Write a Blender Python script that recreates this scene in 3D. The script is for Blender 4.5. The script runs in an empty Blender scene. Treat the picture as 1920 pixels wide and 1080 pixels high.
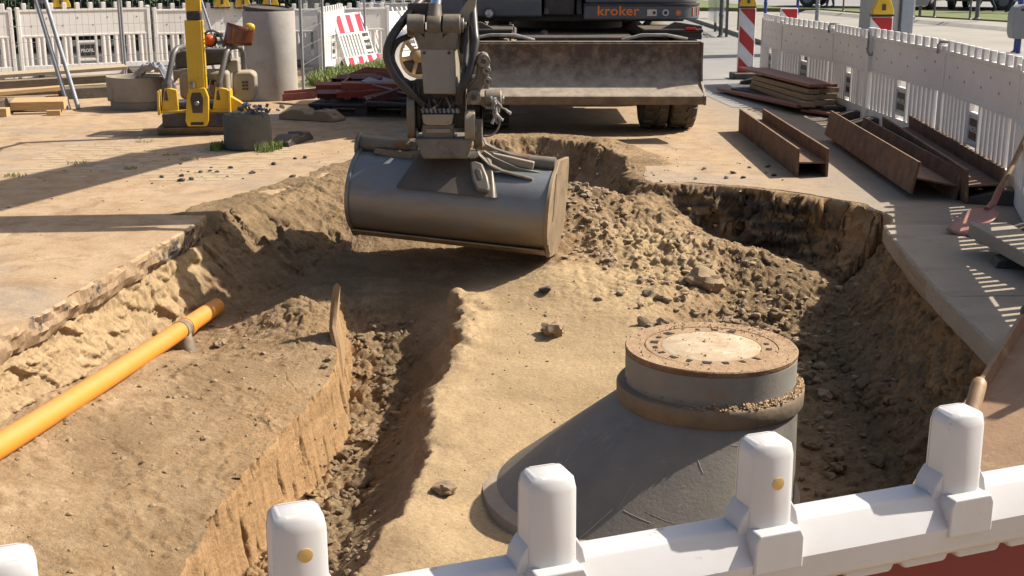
import bpy, bmesh, math, random
import numpy as np
from mathutils import Vector, Matrix, Quaternion

scene = bpy.context.scene
COL = scene.collection
R = math.radians
random.seed(7)

# ------------------------------------------------------------------ camera
cam_data = bpy.data.cameras.new("camera")
cam = bpy.data.objects.new("camera", cam_data)
COL.objects.link(cam)
cam.location = (0.0, 0.0, 1.75)
cam.rotation_euler = (R(90 - 14.551), 0, 0)
cam_data.sensor_width = 36.0
cam_data.lens = 44.06
cam_data.clip_start = 0.05
cam_data.clip_end = 2000
scene.camera = cam

# ------------------------------------------------------------------ light
SUN_EL, SUN_AZ = R(43), R(19)          # azimuth counted from +X towards +Y
world = bpy.data.worlds.new("World")
scene.world = world
world.use_nodes = True
wn = world.node_tree.nodes
sky = wn.new("ShaderNodeTexSky")
sky.sky_type = 'NISHITA'
sky.sun_disc = False
sky.sun_elevation = SUN_EL
sky.sun_rotation = R(90) - SUN_AZ
sky.air_density = 0.9
sky.dust_density = 3.5
wn["Background"].inputs[1].default_value = 0.085
world.node_tree.links.new(sky.outputs[0], wn["Background"].inputs[0])
sun_data = bpy.data.lights.new("sun", 'SUN')
sun_data.energy = 4.8
sun_data.angle = R(0.55)
sun_data.color = (1.0, 0.94, 0.84)
sun = bpy.data.objects.new("sun", sun_data)
COL.objects.link(sun)
SUN = Vector((math.cos(SUN_EL) * math.cos(SUN_AZ), math.cos(SUN_EL) * math.sin(SUN_AZ), math.sin(SUN_EL)))
sun.rotation_euler = SUN.to_track_quat('Z', 'Y').to_euler()
sun.location = SUN * 30
scene.view_settings.view_transform = 'Standard'
scene.view_settings.look = 'None'
scene.view_settings.gamma = 1.0
scene.view_settings.use_curve_mapping = False
scene.view_settings.exposure = 0.72

# ------------------------------------------------------------------ mesh helpers
def rot(rx=0, ry=0, rz=0):
    return (Matrix.Rotation(R(rz), 4, 'Z') @ Matrix.Rotation(R(ry), 4, 'Y') @ Matrix.Rotation(R(rx), 4, 'X'))

def frame_from(a, b):
    d = (Vector(b) - Vector(a))
    L = d.length
    return Matrix.Translation(Vector(a)) @ d.normalized().to_track_quat('Z', 'Y').to_matrix().to_4x4(), L

class MB:
    def __init__(self, M=None):
        self.v, self.f, self.M, self.mi, self.cur = [], [], M, [], 0
    def add(self, verts, faces, M=None):
        o = len(self.v)
        T = (self.M or Matrix()) @ (M or Matrix())
        self.v += [tuple(T @ Vector(p)) for p in verts]
        self.f += [tuple(o + i for i in q) for q in faces]
        self.mi += [self.cur] * len(faces)
        return self
    def box(self, c, s, M=None, taper=(1, 1)):
        x, y, z = [k / 2 for k in s]
        tx, ty = taper
        vs = [(c[0] + a * x * (tx if d > 0 else 1), c[1] + b * y * (ty if d > 0 else 1), c[2] + d * z)
              for d in (-1, 1) for b in (-1, 1) for a in (-1, 1)]
        return self.add(vs, [(0, 2, 3, 1), (4, 5, 7, 6), (0, 1, 5, 4), (2, 6, 7, 3), (0, 4, 6, 2), (1, 3, 7, 5)], M)
    def prism(self, poly, d0, d1, axis='y', M=None):
        """polygon in the plane across axis, extruded from d0 to d1"""
        def P(a, b, d):
            return {'x': (d, a, b), 'y': (a, d, b), 'z': (a, b, d)}[axis]
        n = len(poly)
        vs = [P(a, b, d0) for a, b in poly] + [P(a, b, d1) for a, b in poly]
        area = sum(poly[i][0] * poly[(i + 1) % n][1] - poly[(i + 1) % n][0] * poly[i][1] for i in range(n))
        fl = (area > 0) ^ (axis == 'y')
        fs = [tuple(range(n))[::-1], tuple(range(n, 2 * n))] + [(i, (i + 1) % n, n + (i + 1) % n, n + i) for i in range(n)]
        if not fl:
            fs = [q[::-1] for q in fs]
        return self.add(vs, fs, M)
    def tube(self, pts, r, n=10, caps=True, closed=False):
        pts = [Vector(p) for p in pts]
        rr = r if isinstance(r, (list, tuple)) else [r] * len(pts)
        o = []
        up = None
        fs = []
        m = len(pts)
        for i, p in enumerate(pts):
            if closed:
                t = (pts[(i + 1) % m] - pts[i - 1])
            else:
                t = (pts[min(i + 1, m - 1)] - pts[max(i - 1, 0)])
            t.normalize()
            if up is None:
                up = t.orthogonal().normalized()
            up = (up - t * up.dot(t)).normalized()
            b = t.cross(up)
            for k in range(n):
                a = 2 * math.pi * k / n
                o.append(p + (up * math.cos(a) + b * math.sin(a)) * rr[i])
        for i in range(m if closed else m - 1):
            j = (i + 1) % m
            for k in range(n):
                l = (k + 1) % n
                fs.append((i * n + k, i * n + l, j * n + l, j * n + k))
        if caps and not closed:
            fs.append(tuple(range(n))[::-1])
            fs.append(tuple((m - 1) * n + k for k in range(n)))
        return self.add(o, fs)
    def lathe(self, prof, n=48, M=None, closed=False):
        """prof: (radius, z) from bottom to top outside"""
        vs, fs = [], []
        m = len(prof)
        for r, z in prof:
            for k in range(n):
                a = 2 * math.pi * k / n
                vs.append((r * math.cos(a), r * math.sin(a), z))
        for i in range(m if closed else m - 1):
            j = (i + 1) % m
            for k in range(n):
                l = (k + 1) % n
                fs.append((i * n + k, i * n + l, j * n + l, j * n + k))
        if not closed:
            if prof[0][0] > 1e-4: fs.append(tuple(range(n))[::-1])
            if prof[-1][0] > 1e-4: fs.append(tuple((m - 1) * n + k for k in range(n)))
        return self.add(vs, fs, M)
    def cyl(self, a, b, r, n=16):
        return self.tube([a, b], r, n)
    def sphere(self, c, r, n=14, m=9, M=None, half=False):
        rx, ry, rz = r if isinstance(r, (tuple, list)) else (r, r, r)
        vs, fs = [], []
        a0 = 0 if half else -math.pi / 2
        for i in range(m + 1):
            b = a0 + (math.pi / 2 - a0) * i / m
            for k in range(n):
                a = 2 * math.pi * k / n
                vs.append((c[0] + rx * math.cos(b) * math.cos(a), c[1] + ry * math.cos(b) * math.sin(a), c[2] + rz * math.sin(b)))
        for i in range(m):
            for k in range(n):
                l = (k + 1) % n
                fs.append((i * n + k, i * n + l, (i + 1) * n + l, (i + 1) * n + k))
        if half: fs.append(tuple(range(n))[::-1])
        return self.add(vs, fs, M)
    def mesh(self, name, mats, smooth=None):
        me = bpy.data.meshes.new(name)
        me.from_pydata(self.v, [], self.f)
        for m in (mats if isinstance(mats, (list, tuple)) else [mats]):
            me.materials.append(m)
        if any(self.mi):
            me.polygons.foreach_set("material_index", self.mi)
        me.validate()
        if smooth is not None:
            me.shade_smooth()
            me.set_sharp_from_angle(angle=R(smooth))
        me.update()
        return me
    def build(self, name, mats, parent=None, smooth=35, bevel=0, seg=2):
        o = bpy.data.objects.new(name, self.mesh(name, mats, smooth))
        COL.objects.link(o)
        if parent: o.parent = parent
        if bevel:
            b = o.modifiers.new("bevel", 'BEVEL')
            b.width = bevel; b.segments = seg; b.limit_method = 'ANGLE'; b.angle_limit = R(40)
            b.harden_normals = True
        return o

def empty(name, loc=(0, 0, 0), rz=0, label=None, cat=None, group=None, rotm=None):
    o = bpy.data.objects.new(name, None)
    COL.objects.link(o)
    o.empty_display_size = 0.1
    o.location = loc
    o.rotation_euler = (0, 0, R(rz))
    if rotm is not None:
        o.rotation_euler = rotm.to_euler()
    return tag(o, label, cat, group)

def tag(o, label=None, cat=None, group=None, kind=None):
    if label: o["label"] = label
    if cat: o["category"] = cat
    if group: o["group"] = group
    if kind: o["kind"] = kind
    return o

def copy_tree(o, parent=None):
    c = o.copy()
    COL.objects.link(c)
    c.parent = parent
    for ch in list(o.children):
        copy_tree(ch, c)
    return c

def text_obj(name, s, size, M, mat, parent, extrude=0.002, font_shear=0, space=1.0, bold=0.0, xscale=1.0):
    cu = bpy.data.curves.new("text_curve", 'FONT')
    cu.body = s; cu.size = size; cu.extrude = extrude; cu.align_x = 'CENTER'; cu.align_y = 'CENTER'
    cu.space_character = space; cu.offset = bold; cu.resolution_u = 3
    tmp = bpy.data.objects.new("text_tmp", cu)
    COL.objects.link(tmp)
    dg = bpy.context.evaluated_depsgraph_get()
    me = bpy.data.meshes.new_from_object(tmp.evaluated_get(dg))
    bpy.data.objects.remove(tmp); bpy.data.curves.remove(cu)
    me.transform(M @ Matrix.Diagonal((xscale, 1, 1, 1)))
    me.name = name
    me.materials.clear(); me.materials.append(mat)
    o = bpy.data.objects.new(name, me)
    COL.objects.link(o)
    o.parent = parent
    return o

# ------------------------------------------------------------------ materials
def lin(h):
    c = [int(h[i:i + 2], 16) / 255 for i in (0, 2, 4)]
    return tuple(x / 12.92 if x <= 0.04045 else ((x + 0.055) / 1.055) ** 2.4 for x in c)

def noise_node(nt, scale, detail=5, rough=0.6, coord=None, dist=0.0):
    n = nt.nodes.new("ShaderNodeTexNoise")
    n.inputs["Scale"].default_value = scale
    n.inputs["Detail"].default_value = detail
    n.inputs["Roughness"].default_value = rough
    n.inputs["Distortion"].default_value = dist
    if coord is not None: nt.links.new(coord, n.inputs["Vector"])
    return n

def ramp(nt, src, p0, p1, c0=(0, 0, 0), c1=(1, 1, 1)):
    r = nt.nodes.new("ShaderNodeValToRGB")
    r.color_ramp.elements[0].position = p0; r.color_ramp.elements[1].position = p1
    r.color_ramp.elements[0].color = (*c0, 1); r.color_ramp.elements[1].color = (*c1, 1)
    nt.links.new(src, r.inputs[0])
    return r.outputs[0]

def mixc(nt, fac, a, b, mode='MIX'):
    m = nt.nodes.new("ShaderNodeMix"); m.data_type = 'RGBA'; m.blend_type = mode
    for sock, val in ((m.inputs[0], fac), (m.inputs[6], a), (m.inputs[7], b)):
        if hasattr(val, "is_linked"): nt.links.new(val, sock)
        elif isinstance(val, (int, float)): sock.default_value = val
        else: sock.default_value = (*val[:3], 1)
    return m.outputs[2]

def mathn(nt, op, a, b=0.0, clamp=False):
    m = nt.nodes.new("ShaderNodeMath"); m.operation = op; m.use_clamp = clamp
    for sock, val in ((m.inputs[0], a), (m.inputs[1], b)):
        if hasattr(val, "is_linked"): nt.links.new(val, sock)
        else: sock.default_value = val
    return m.outputs[0]

def new_mat(name):
    m = bpy.data.materials.new(name)
    m.use_nodes = True
    return m, m.node_tree, m.node_tree.nodes["Principled BSDF"]

def mat(name, col, rough=0.6, metal=0.0, col2=None, scale=6.0, amt=0.5, bump=0.0, bscale=40.0,
        dust=0.0, dustcol=(0.40, 0.27, 0.15), spots=None, spot_scale=14, spot_lo=0.58, spot_hi=0.66, spec=0.5,
        stretch=(1, 1, 1), world=False, rvar=0.1):
    """worn paint / metal / concrete: two colours broken up by noise, stains, dust lying on upward faces, fine relief"""
    m, nt, b = new_mat(name)
    if world:
        coord = nt.nodes.new("ShaderNodeNewGeometry").outputs["Position"]
    else:
        coord = nt.nodes.new("ShaderNodeTexCoord").outputs["Object"]
    if stretch != (1, 1, 1):
        mp = nt.nodes.new("ShaderNodeMapping"); mp.inputs["Scale"].default_value = stretch
        nt.links.new(coord, mp.inputs[0]); scoord = mp.outputs[0]
    else:
        scoord = coord
    n1 = noise_node(nt, scale, 6, 0.62, scoord)
    c = col
    if col2 is not None:
        f = ramp(nt, n1.outputs[0], 0.5 - 0.22 * (1.1 - amt), 0.5 + 0.3 * (1.1 - amt))
        c = mixc(nt, f, col, col2)
    else:
        f = ramp(nt, n1.outputs[0], 0.3, 0.7, (0.86,) * 3, (1.08,) * 3)
        c = mixc(nt, 1.0, col, f, 'MULTIPLY')
    if spots is not None:
        n2 = noise_node(nt, spot_scale, 7, 0.7, scoord, 0.3)
        c = mixc(nt, ramp(nt, n2.outputs[0], spot_lo, spot_hi), c, spots)
    if dust > 0:
        g = nt.nodes.new("ShaderNodeNewGeometry")
        sx = nt.nodes.new("ShaderNodeSeparateXYZ"); nt.links.new(g.outputs["Normal"], sx.inputs[0])
        n3 = noise_node(nt, 9, 6, 0.7, coord)
        up = mathn(nt, 'MULTIPLY', mathn(nt, 'ADD', sx.outputs[2], 0.25, True), 0.8)
        k = mathn(nt, 'MULTIPLY', ramp(nt, mathn(nt, 'ADD', mathn(nt, 'MULTIPLY', n3.outputs[0], 0.9), mathn(nt, 'MULTIPLY', up, 0.5)), 0.45, 0.95), dust, True)
        c = mixc(nt, k, c, dustcol)
    nt.links.new(c, b.inputs["Base Color"]) if hasattr(c, "is_linked") else None
    b.inputs["Metallic"].default_value = metal
    rr = ramp(nt, n1.outputs[0], 0.25, 0.75, (max(rough - rvar, 0.05),) * 3, (min(rough + rvar, 1),) * 3)
    nt.links.new(rr, b.inputs["Roughness"])
    b.inputs["Specular IOR Level"].default_value = spec
    if bump > 0:
        n4 = noise_node(nt, bscale, 6, 0.65, coord)
        bp = nt.nodes.new("ShaderNodeBump"); bp.inputs["Strength"].default_value = 1.0
        bp.inputs["Distance"].default_value = bump
        nt.links.new(n4.outputs[0], bp.inputs["Height"]); nt.links.new(bp.outputs[0], b.inputs["Normal"])
    return m

# ------------------------------------------------------------------ noise for terrain
_rng = np.random.RandomState(3)
_perm = np.concatenate([_rng.permutation(256)] * 3)
_g3 = np.array([[1,1,0],[-1,1,0],[1,-1,0],[-1,-1,0],[1,0,1],[-1,0,1],[1,0,-1],[-1,0,-1],[0,1,1],[0,-1,1],[0,1,-1],[0,-1,-1]] , float)
def perlin(x, y, z):
    xi, yi, zi = np.floor(x).astype(int), np.floor(y).astype(int), np.floor(z).astype(int)
    xf, yf, zf = x - xi, y - yi, z - zi
    xi &= 255; yi &= 255; zi &= 255
    u, v, w = [t * t * t * (t * (t * 6 - 15) + 10) for t in (xf, yf, zf)]
    def g(i, j, k):
        h = _perm[_perm[_perm[(xi + i) & 255] + ((yi + j) & 255)] + ((zi + k) & 255)] % 12
        gg = _g3[h]
        return gg[..., 0] * (xf - i) + gg[..., 1] * (yf - j) + gg[..., 2] * (zf - k)
    def lp(t, a, b): return a + t * (b - a)
    return lp(w, lp(v, lp(u, g(0,0,0), g(1,0,0)), lp(u, g(0,1,0), g(1,1,0))),
              lp(v, lp(u, g(0,0,1), g(1,0,1)), lp(u, g(0,1,1), g(1,1,1))))
def fbm(x, y, z, octv=4, gain=0.5, lac=2.03, billow=False):
    s = np.zeros_like(x); a = 1.0; t = 0
    for i in range(octv):
        n = perlin(x + 17.3 * i, y + 9.1 * i, z + 5.7 * i)
        s += a * ((np.abs(n) * 2 - 0.5) if billow else n); t += a
        x, y, z, a = x * lac, y * lac, z * lac, a * gain
    return s / t
def worley(x, y, seed=0):
    """2D cellular noise: nearest distance, second minus nearest, random value of the nearest cell"""
    xi, yi = np.floor(x).astype(int), np.floor(y).astype(int)
    f1 = np.full(x.shape, 9.0); f2 = np.full(x.shape, 9.0); rid = np.zeros(x.shape)
    for i in (-1, 0, 1):
        for j in (-1, 0, 1):
            cx, cy = xi + i, yi + j
            h = _perm[(_perm[(cx + seed) & 255] + cy) & 255]
            ox = _perm[(h + 71) & 255] / 255.0; oy = _perm[(h + 151) & 255] / 255.0
            d = np.hypot(cx + ox - x, cy + oy - y)
            near = d < f1
            f2 = np.where(near, f1, np.minimum(f2, d)); rid = np.where(near, _perm[(h + 33) & 255] / 255.0, rid); f1 = np.where(near, d, f1)
    return f1, f2 - f1, rid
def sstep(t):
    t = np.clip(t, 0, 1); return t * t * (3 - 2 * t)
# ------------------------------------------------------------------ ground and pit
# pit rim: x, y, width of the wall slope, overhang of the pavement crust, berm height
RIM = [(-2.80, 2.6, .12, .06, 0), (-2.66, 4.0, .12, .06, 0), (-2.54, 5.9, .12, .07, 0), (-2.42, 7.1, .13, .08, 0),
       (-2.29, 8.1, .16, .06, 0), (-2.19, 8.5, .28, .02, 0), (-2.08, 8.85, .42, -.10, .0), (-2.0, 9.1, .55, -.14, .0), (-1.75, 9.7, .6, -.16, .01), (-1.5, 10.3, .8, -.15, .02),
       (-1.3, 11.0, .7, -.2, .03), (-.9, 11.6, .6, -.2, .05), (-.3, 12.1, .35, -.2, .09), (.3, 12.25, .25, -.22, .10),
       (.72, 12.05, .22, -.22, .08), (1.02, 11.3, .2, -.15, .05), (1.05, 10.6, .2, -.06, .0), (1.15, 10.15, .2, .0, .0),
       (1.45, 10.12, .2, -.07, .006), (1.9, 9.95, .2, -.06, .006), (2.25, 9.65, .2, -.05, .006), (2.6, 9.25, .2, -.04, 0), (2.70, 8.8, .3, .0, 0),
       (2.56, 8.0, .42, .06, 0), (2.49, 7.2, .42, .1, 0), (2.45, 6.5, .42, .1, 0), (2.40, 5.6, .42, .1, 0), (2.35, 4.2, .35, .1, 0), (2.35, 2.6, .3, .06, 0)]
FLOOR = [(-2.4, 5, -.33), (-2.32, 6, -.39), (-2.22, 7, -.45), (-2.02, 5.3, -.47), (-1.98, 6.4, -.53), (-2.1, 7.95, -.64), (-1.93, 7.62, -.66), (-1.8, 8.3, -.56), (-1.5, 8.1, -.44), (-1.35, 7.9, -.46), (-1.7, 7.2, -.55),
         (-1.3, 6.8, -.56), (-1.2, 6.2, -.6), (-1.4, 5.4, -.57), (-1.7, 4.6, -.52), (-1.4, 4.4, -.60), (-2.2, 4, -.45), (-1.3, 3.6, -.62), (-2, 3, -.5),
         (-1.9, 9.0, -.50), (-1.6, 9.0, -.48), (-1.4, 8.9, -.47), (-1.3, 9.5, -.30), (-1.1, 9.25, -.36), (-1.0, 8.8, -.46), (-.9, 9.6, -.18), (-1.15, 10.3, -.12),
         (-.5, 10, -.15), (-.5, 11.2, -.2), (.2, 11.5, -.33), (.5, 11, -.36), (.3, 9.9, .03), (.45, 9.5, .0), (.55, 10.2, .0), (.18, 9.45, -.02), (-.1, 9.7, -.15), (-.4, 9.2, -.30), (-.4, 8.65, -.43), (-.7, 8.5, -.50), (.35, 8.4, -.29), (.0, 8.5, -.38), (.2, 8.95, -.34),
         (-.42, 8.2, -.45), (-.3, 7.5, -.54), (.3, 7.5, -.52), (0., 6.8, -.6), (-.2, 6, -.64), (.1, 6.3, -.65), (.2, 5.2, -.73), (-.4, 5, -.68), (-.5, 4.4, -.7),
         (0, 4.5, -.74), (.5, 4.4, -.77), (0, 3, -.75), (.5, 5.6, -.80), (-.1, 5.3, -.76), (.9, 7.5, -.47), (1.4, 7.4, -.6), (1.0, 8.2, -.4), (1.6, 7, -.7), (1.6, 6, -.8), (2.0, 6.5, -.8), (1.9, 5.4, -.82),
         (2.1, 7.3, -.78), (1.4, 4.6, -.8), (2, 4.2, -.8), (1.8, 3, -.8), (1.2, 9.75, -.06), (1.02, 9.35, -.18), (.75, 9.0, -.30), (1.35, 9.25, -.22), (1.6, 9.05, -.30), (2.0, 8.75, -.36),
         (1.5, 8.6, -.42), (1.2, 8.6, -.39), (2.2, 8.35, -.6), (1.9, 8.0, -.62), (1.6, 9.8, -.42), (2.0, 9.6, -.47), (2.35, 9.2, -.5),
         (.80, 10.2, -.14), (.8, 11.2, -.18), (.62, 9.2, -.24), (-1.1, 5, -.65), (-.8, 6, -.62), (-.8, 7, -.6), (-.9, 8, -.58), (-.9, 4, -.65)]
TL_Y = [2.5, 4.5, 5.1, 5.6, 6.15, 6.7, 7.1, 7.7, 8.1, 8.6, 9.2, 10]
TL_X = [-1.32, -1.32, -1.31, -1.26, -1.17, -1.08, -1.05, -1.10, -1.15, -1.2, -1.22, -1.2]
TR_Y = [2.5, 4.0, 4.6, 5.1, 5.5, 5.9, 6.4, 6.9, 7.4, 7.8, 8.2, 8.6, 9.2, 10]
TR_X = [-.70, -.70, -.64, -.56, -.48, -.39, -.45, -.41, -.34, -.33, -.38, -.42, -.35, -.3]

def rbf_fit(P):
    P = np.array(P); X = P[:, :2]; n = len(X)
    d = np.linalg.norm(X[:, None] - X[None], axis=2)
    A = np.zeros((n + 3, n + 3)); A[:n, :n] = -d + 0.0; A[:n, :n] -= np.eye(n) * .02
    A[:n, n] = 1; A[:n, n + 1:] = X; A[n, :n] = 1; A[n + 1:, :n] = X.T
    w = np.linalg.solve(A, np.concatenate([P[:, 2], np.zeros(3)]))
    return X, w
_RX, _RW = rbf_fit(FLOOR)
def floor_z(x, y):
    z = _RW[-3] + _RW[-2] * x + _RW[-1] * y
    for (a, b), w in zip(_RX, _RW[:-3]):
        z = z - w * np.sqrt((x - a) ** 2 + (y - b) ** 2 + .012)
    return z

RA = np.array(RIM)
def rim_query(x, y):
    """signed distance to the rim (positive inside) and interpolated wall width and berm height"""
    best = np.full(x.shape, 1e9); wid = np.zeros(x.shape); ber = np.zeros(x.shape); ins = np.zeros(x.shape, bool)
    n = len(RA)
    for i in range(n):
        a, b = RA[i], RA[(i + 1) % n]
        dx, dy = b[0] - a[0], b[1] - a[1]
        t = np.clip(((x - a[0]) * dx + (y - a[1]) * dy) / (dx * dx + dy * dy), 0, 1)
        d = np.hypot(x - a[0] - t * dx, y - a[1] - t * dy)
        m = d < best
        best = np.where(m, d, best); wid = np.where(m, a[2] + t * (b[2] - a[2]), wid); ber = np.where(m, a[4] + t * (b[4] - a[4]), ber)
        cr = ((a[1] > y) != (b[1] > y)) & (x < (b[0] - a[0]) * (y - a[1]) / (b[1] - a[1] + 1e-12) + a[0])
        ins ^= cr
    return np.where(ins, best, -best), wid, ber

def terrain(x, y):
    wob = .05 * fbm(x * 2.1, y * 2.1, x * 0 + 3.3, 3) + .03 * fbm(x * 9, y * 9, x * 0 + 1.3, 3)
    sd, wid, ber = rim_query(x, y)
    _, ew, rw = worley(x * 4, y * 4, 41)
    wob = wob + np.where((y > 8.9) & (sd < .5), .13 * (rw - .5) * sstep(ew / .12), 0)
    sdw = sd + wob * np.clip(wid * 3, .35, 1)
    zf = floor_z(x, y)
    k = np.clip(sdw / wid, 0, 1)
    k = np.where(wid > .5, sstep(k) * .4 + k * .6, k ** .8)
    out = -.16 + (ber + .16) * np.clip(ber / .04, 0, 1) * sstep((sd + .75) / .45)
    out = np.where((x > 1.0) & (y > 8.9), np.maximum(out, -.006 - .12 * sstep((-sd - .14) / .08)), out)
    out = np.where((x < -.8) & (y > 8.55), np.maximum(out, .010 + .016 * fbm(x * 6, y * 6, x * 0 + 2, 3) - .14 * sstep((-sd - .30 - .25 * fbm(x * 1.7, y * 1.7, x * 0 + 7, 3)) / .16) * 1.0 - .14 * sstep((8.85 - y) / .2)), out)
    # bare earth comes up to street level along the broken far rim
    z = np.where(sdw > 0, out * (1 - k) + zf * k, out)
    # the pit has no crust along the far left slope: fill up to the surface
    # trench
    xl, xr = np.interp(y, TL_Y, TL_X), np.interp(y, TR_Y, TR_X)
    wl = .03 * fbm(x * 0 + 4, y * 3.0, z * 0 + 2, 3) + .02 * fbm(x * 0 + 1, y * 11, x * 0, 3)
    wr = .10 * fbm(x * 0 + 8, y * 2.3, x * 0, 4) + .018 * fbm(x * 4, y * 9, x * 0 + 5, 3)
    zt = -1.0 + .34 * sstep((y - 6.9) / 1.9)
    left = np.clip((x - xl + wl) / .055, 0, 1) ** .8
    right = np.clip((xr - x + wr) / .36, 0, 1); right = right ** .8
    end = 1 - sstep((y - 7.8) / 1.1)
    tk = left * right * end
    z = z + np.where(x - xr - wr < .02, .05 * np.exp(-((x - xr - wr - .02) / .05) ** 2), .05 * np.exp(-((x - xr - wr - .02) / .16) ** 2)) * (.35 * sstep((y - 5.2) / .8) + .65 * sstep((y - 7.0) / .6)) * (1 - sstep((y - 8.15) / .3)) * (1 + 1.6 * fbm(x * 6, y * 6, x * 0 + 3, 3))
    z = z * (1 - tk) + np.minimum(zt, z) * tk
    return z, sd, tk, left, right, end, xl, xr, k, ber

def grad_axis(segs):
    out = []
    for a, b, n, e in segs:
        t = np.linspace(0, 1, n, endpoint=False)
        out.append(a + (b - a) * t ** e)
    return np.concatenate(out + [[segs[-1][1]]])
_t = np.linspace(-3.05, 3.05, 6000)
_d = 1 + 2.2 * (np.exp(-((_t + 2.45) / .22) ** 2) + np.exp(-((_t + 1.2) / .16) ** 2)) + .8 * np.exp(-((_t - 2.35) / .3) ** 2)
_c = np.cumsum(_d); _c = (_c - _c[0]) / (_c[-1] - _c[0])
gxi = np.interp(np.linspace(0, 1, 720), _c, _t)
gx = np.concatenate([-3.05 - np.geomspace(.03, 500, 40)[::-1], gxi, 3.05 + np.geomspace(.03, 500, 40)])
gy = np.concatenate([2.45 - np.geomspace(.05, 300, 24)[::-1], grad_axis([(2.45, 4.2, 80, 1), (4.2, 9.0, 500, 1), (9.0, 12.7, 300, 1)]), 12.7 + np.geomspace(.05, 900, 36)])
GX, GY = np.meshgrid(gx, gy)
fx, fy = GX.ravel(), GY.ravel()
inner = (fx > -3.06) & (fx < 3.06) & (fy > 2.4) & (fy < 12.75)
Z = np.full(fx.shape, -.16)
x, y = fx[inner], fy[inner]
z, sd, tk, left, right, end, xl, xr, kk, ber = terrain(x, y)
zero = x * 0
# roughness masks
plateau = np.exp(-((x - .15) / .75) ** 4) * sstep((y - 4.2) / 1.2) * (1 - sstep((y - 7.9) / .9)) * (1 - tk)
trench = tk * (.22 + .78 * sstep((right - .72) / .2))
clod = np.exp(-(((x - 1.35) / .75) ** 2 + ((y - 9.0) / .75) ** 2)) + .8 * np.exp(-(((x - 1.45) / .4) ** 2 + ((y - 7.7) / .6) ** 2)) \
     + .8 * np.exp(-(((x - .75) / .4) ** 2 + ((y - 9.9) / 1.2) ** 2)) + .7 * np.exp(-(((x + 1.45) / .35) ** 2 + ((y - 7.9) / .5) ** 2)) + .6 * np.exp(-(((x + 1.6) / .45) ** 2 + ((y - 9.8) / .9) ** 2)) + .3 * np.exp(-(((x - .55) / .45) ** 2 + ((y - 8.05) / .35) ** 2)) + .55 * np.exp(-(((x - .5) / .9) ** 2 + ((y - 12.0) / .4) ** 2))
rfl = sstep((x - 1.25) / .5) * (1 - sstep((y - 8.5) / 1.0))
inp = (sd > -.02) | (ber > .012) | ((x < -.8) & (y > 9.05) & (sd > -.4))
benchm = sstep((-1.12 - x) / .1) * sstep((8.2 - y) / .6) * (sd > .1)
amp = np.clip(.25 - .17 * benchm + .85 * trench + 1.0 * clod + .55 * rfl - .22 * plateau, .07, 1.4) * np.where(inp, 1, 0)
amp = amp * sstep((sd + .6) / .5)
n_big = fbm(x * 2.6, y * 2.6, zero, 4)
n_bil = fbm(x * 10, y * 10, z * 6 + 2, 3, .55, billow=True)
n_cl = fbm(x * 24, y * 24, z * 14 + 7, 3, .55, billow=True)
n_fine = fbm(x * 60, y * 60, z * 30, 2)
wxx = x + .04 * fbm(x * 7, y * 7, zero + 1, 2); wyy = y + .04 * fbm(x * 7, y * 7, zero + 9, 2)
_, e1, r1 = worley(wxx * 9, wyy * 9, 3)
_, e2, r2 = worley(wxx * 22, wyy * 22, 11)
_, e3, r3 = worley((wxx + wyy * .6) * 3.2, (wyy - wxx * .5) * 2.0, 5)
lump = sstep(e1 / .35) * (r1 - .25) * .055 + sstep(e2 / .4) * (r2 - .3) * .026
bench = sstep((-1.1 - x) / .2) * sstep((8.4 - y) / .5) * (sd > .15)
lump_m = np.clip(.75 * trench + .5 * clod + .45 * rfl, 0, 1) * np.where(fbm(x * 1.6, y * 1.6, zero + 12, 2) > -.12, 1, .35)
h = lump_m * lump + bench * sstep(e3 / .05) * (r3 - .5) * .012 + .020 * bench * np.clip(fbm(x * 13, y * 13, zero + 6, 3), -.1, .5) * np.where(fbm(x * 1.9, y * 1.9, zero + 31, 2) > .02, 1.6, .25)
h = h + amp * (.10 * n_big * np.where(plateau > .5, .35, 1) + .030 * n_bil + .016 * n_cl + .006 * n_fine) + .0015 * n_fine * inp
z2 = z + h
# normals for wall displacement
NI, NJ = int((gy.searchsorted(12.75) - gy.searchsorted(2.4))), int((gx.searchsorted(3.06) - gx.searchsorted(-3.06)))
Zg = z2.reshape(NI, NJ); Xg = x.reshape(NI, NJ); Yg = y.reshape(NI, NJ)
dzx = np.gradient(Zg, axis=1) / np.maximum(np.gradient(Xg, axis=1), 1e-6)
dzy = np.gradient(Zg, axis=0) / np.maximum(np.gradient(Yg, axis=0), 1e-6)
slope = np.hypot(dzx, dzy)
nx, ny = -dzx / np.maximum(slope, 1e-6), -dzy / np.maximum(slope, 1e-6)
steep = sstep((slope.ravel() - .7) / 1.6)
leftcut = sstep((x - xl + .16) / .06) * (1 - sstep((x - xl - .2) / .1)) * end        # the smooth bucket-cut face
fa = np.where(np.abs(nx.ravel()) > np.abs(ny.ravel()), y, x)
_, w1, q1 = worley(fa * 5 + .5 * z2, z2 * 8 + .5 * fbm(fa * 3, z2 * 3, zero, 2), 21)
_, w2, q2 = worley(fa * 14, z2 * 17, 29)
facet = sstep(w1 / .12) * (q1 - .4) * .085 + sstep(w2 / .14) * (q2 - .4) * .034
wall_n = facet * .8 + .035 * fbm(x * 5, y * 5, z2 * 6, 4) + .025 * fbm(x * 17, y * 17, z2 * 15, 3) 
wall_s = .022 * fbm(zero, y * 3.5, z2 * 1.2, 2) - .30 * np.clip(fbm(zero + 9, y * 12, z2 * 3.0, 3) - .20, 0, .16)
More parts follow.
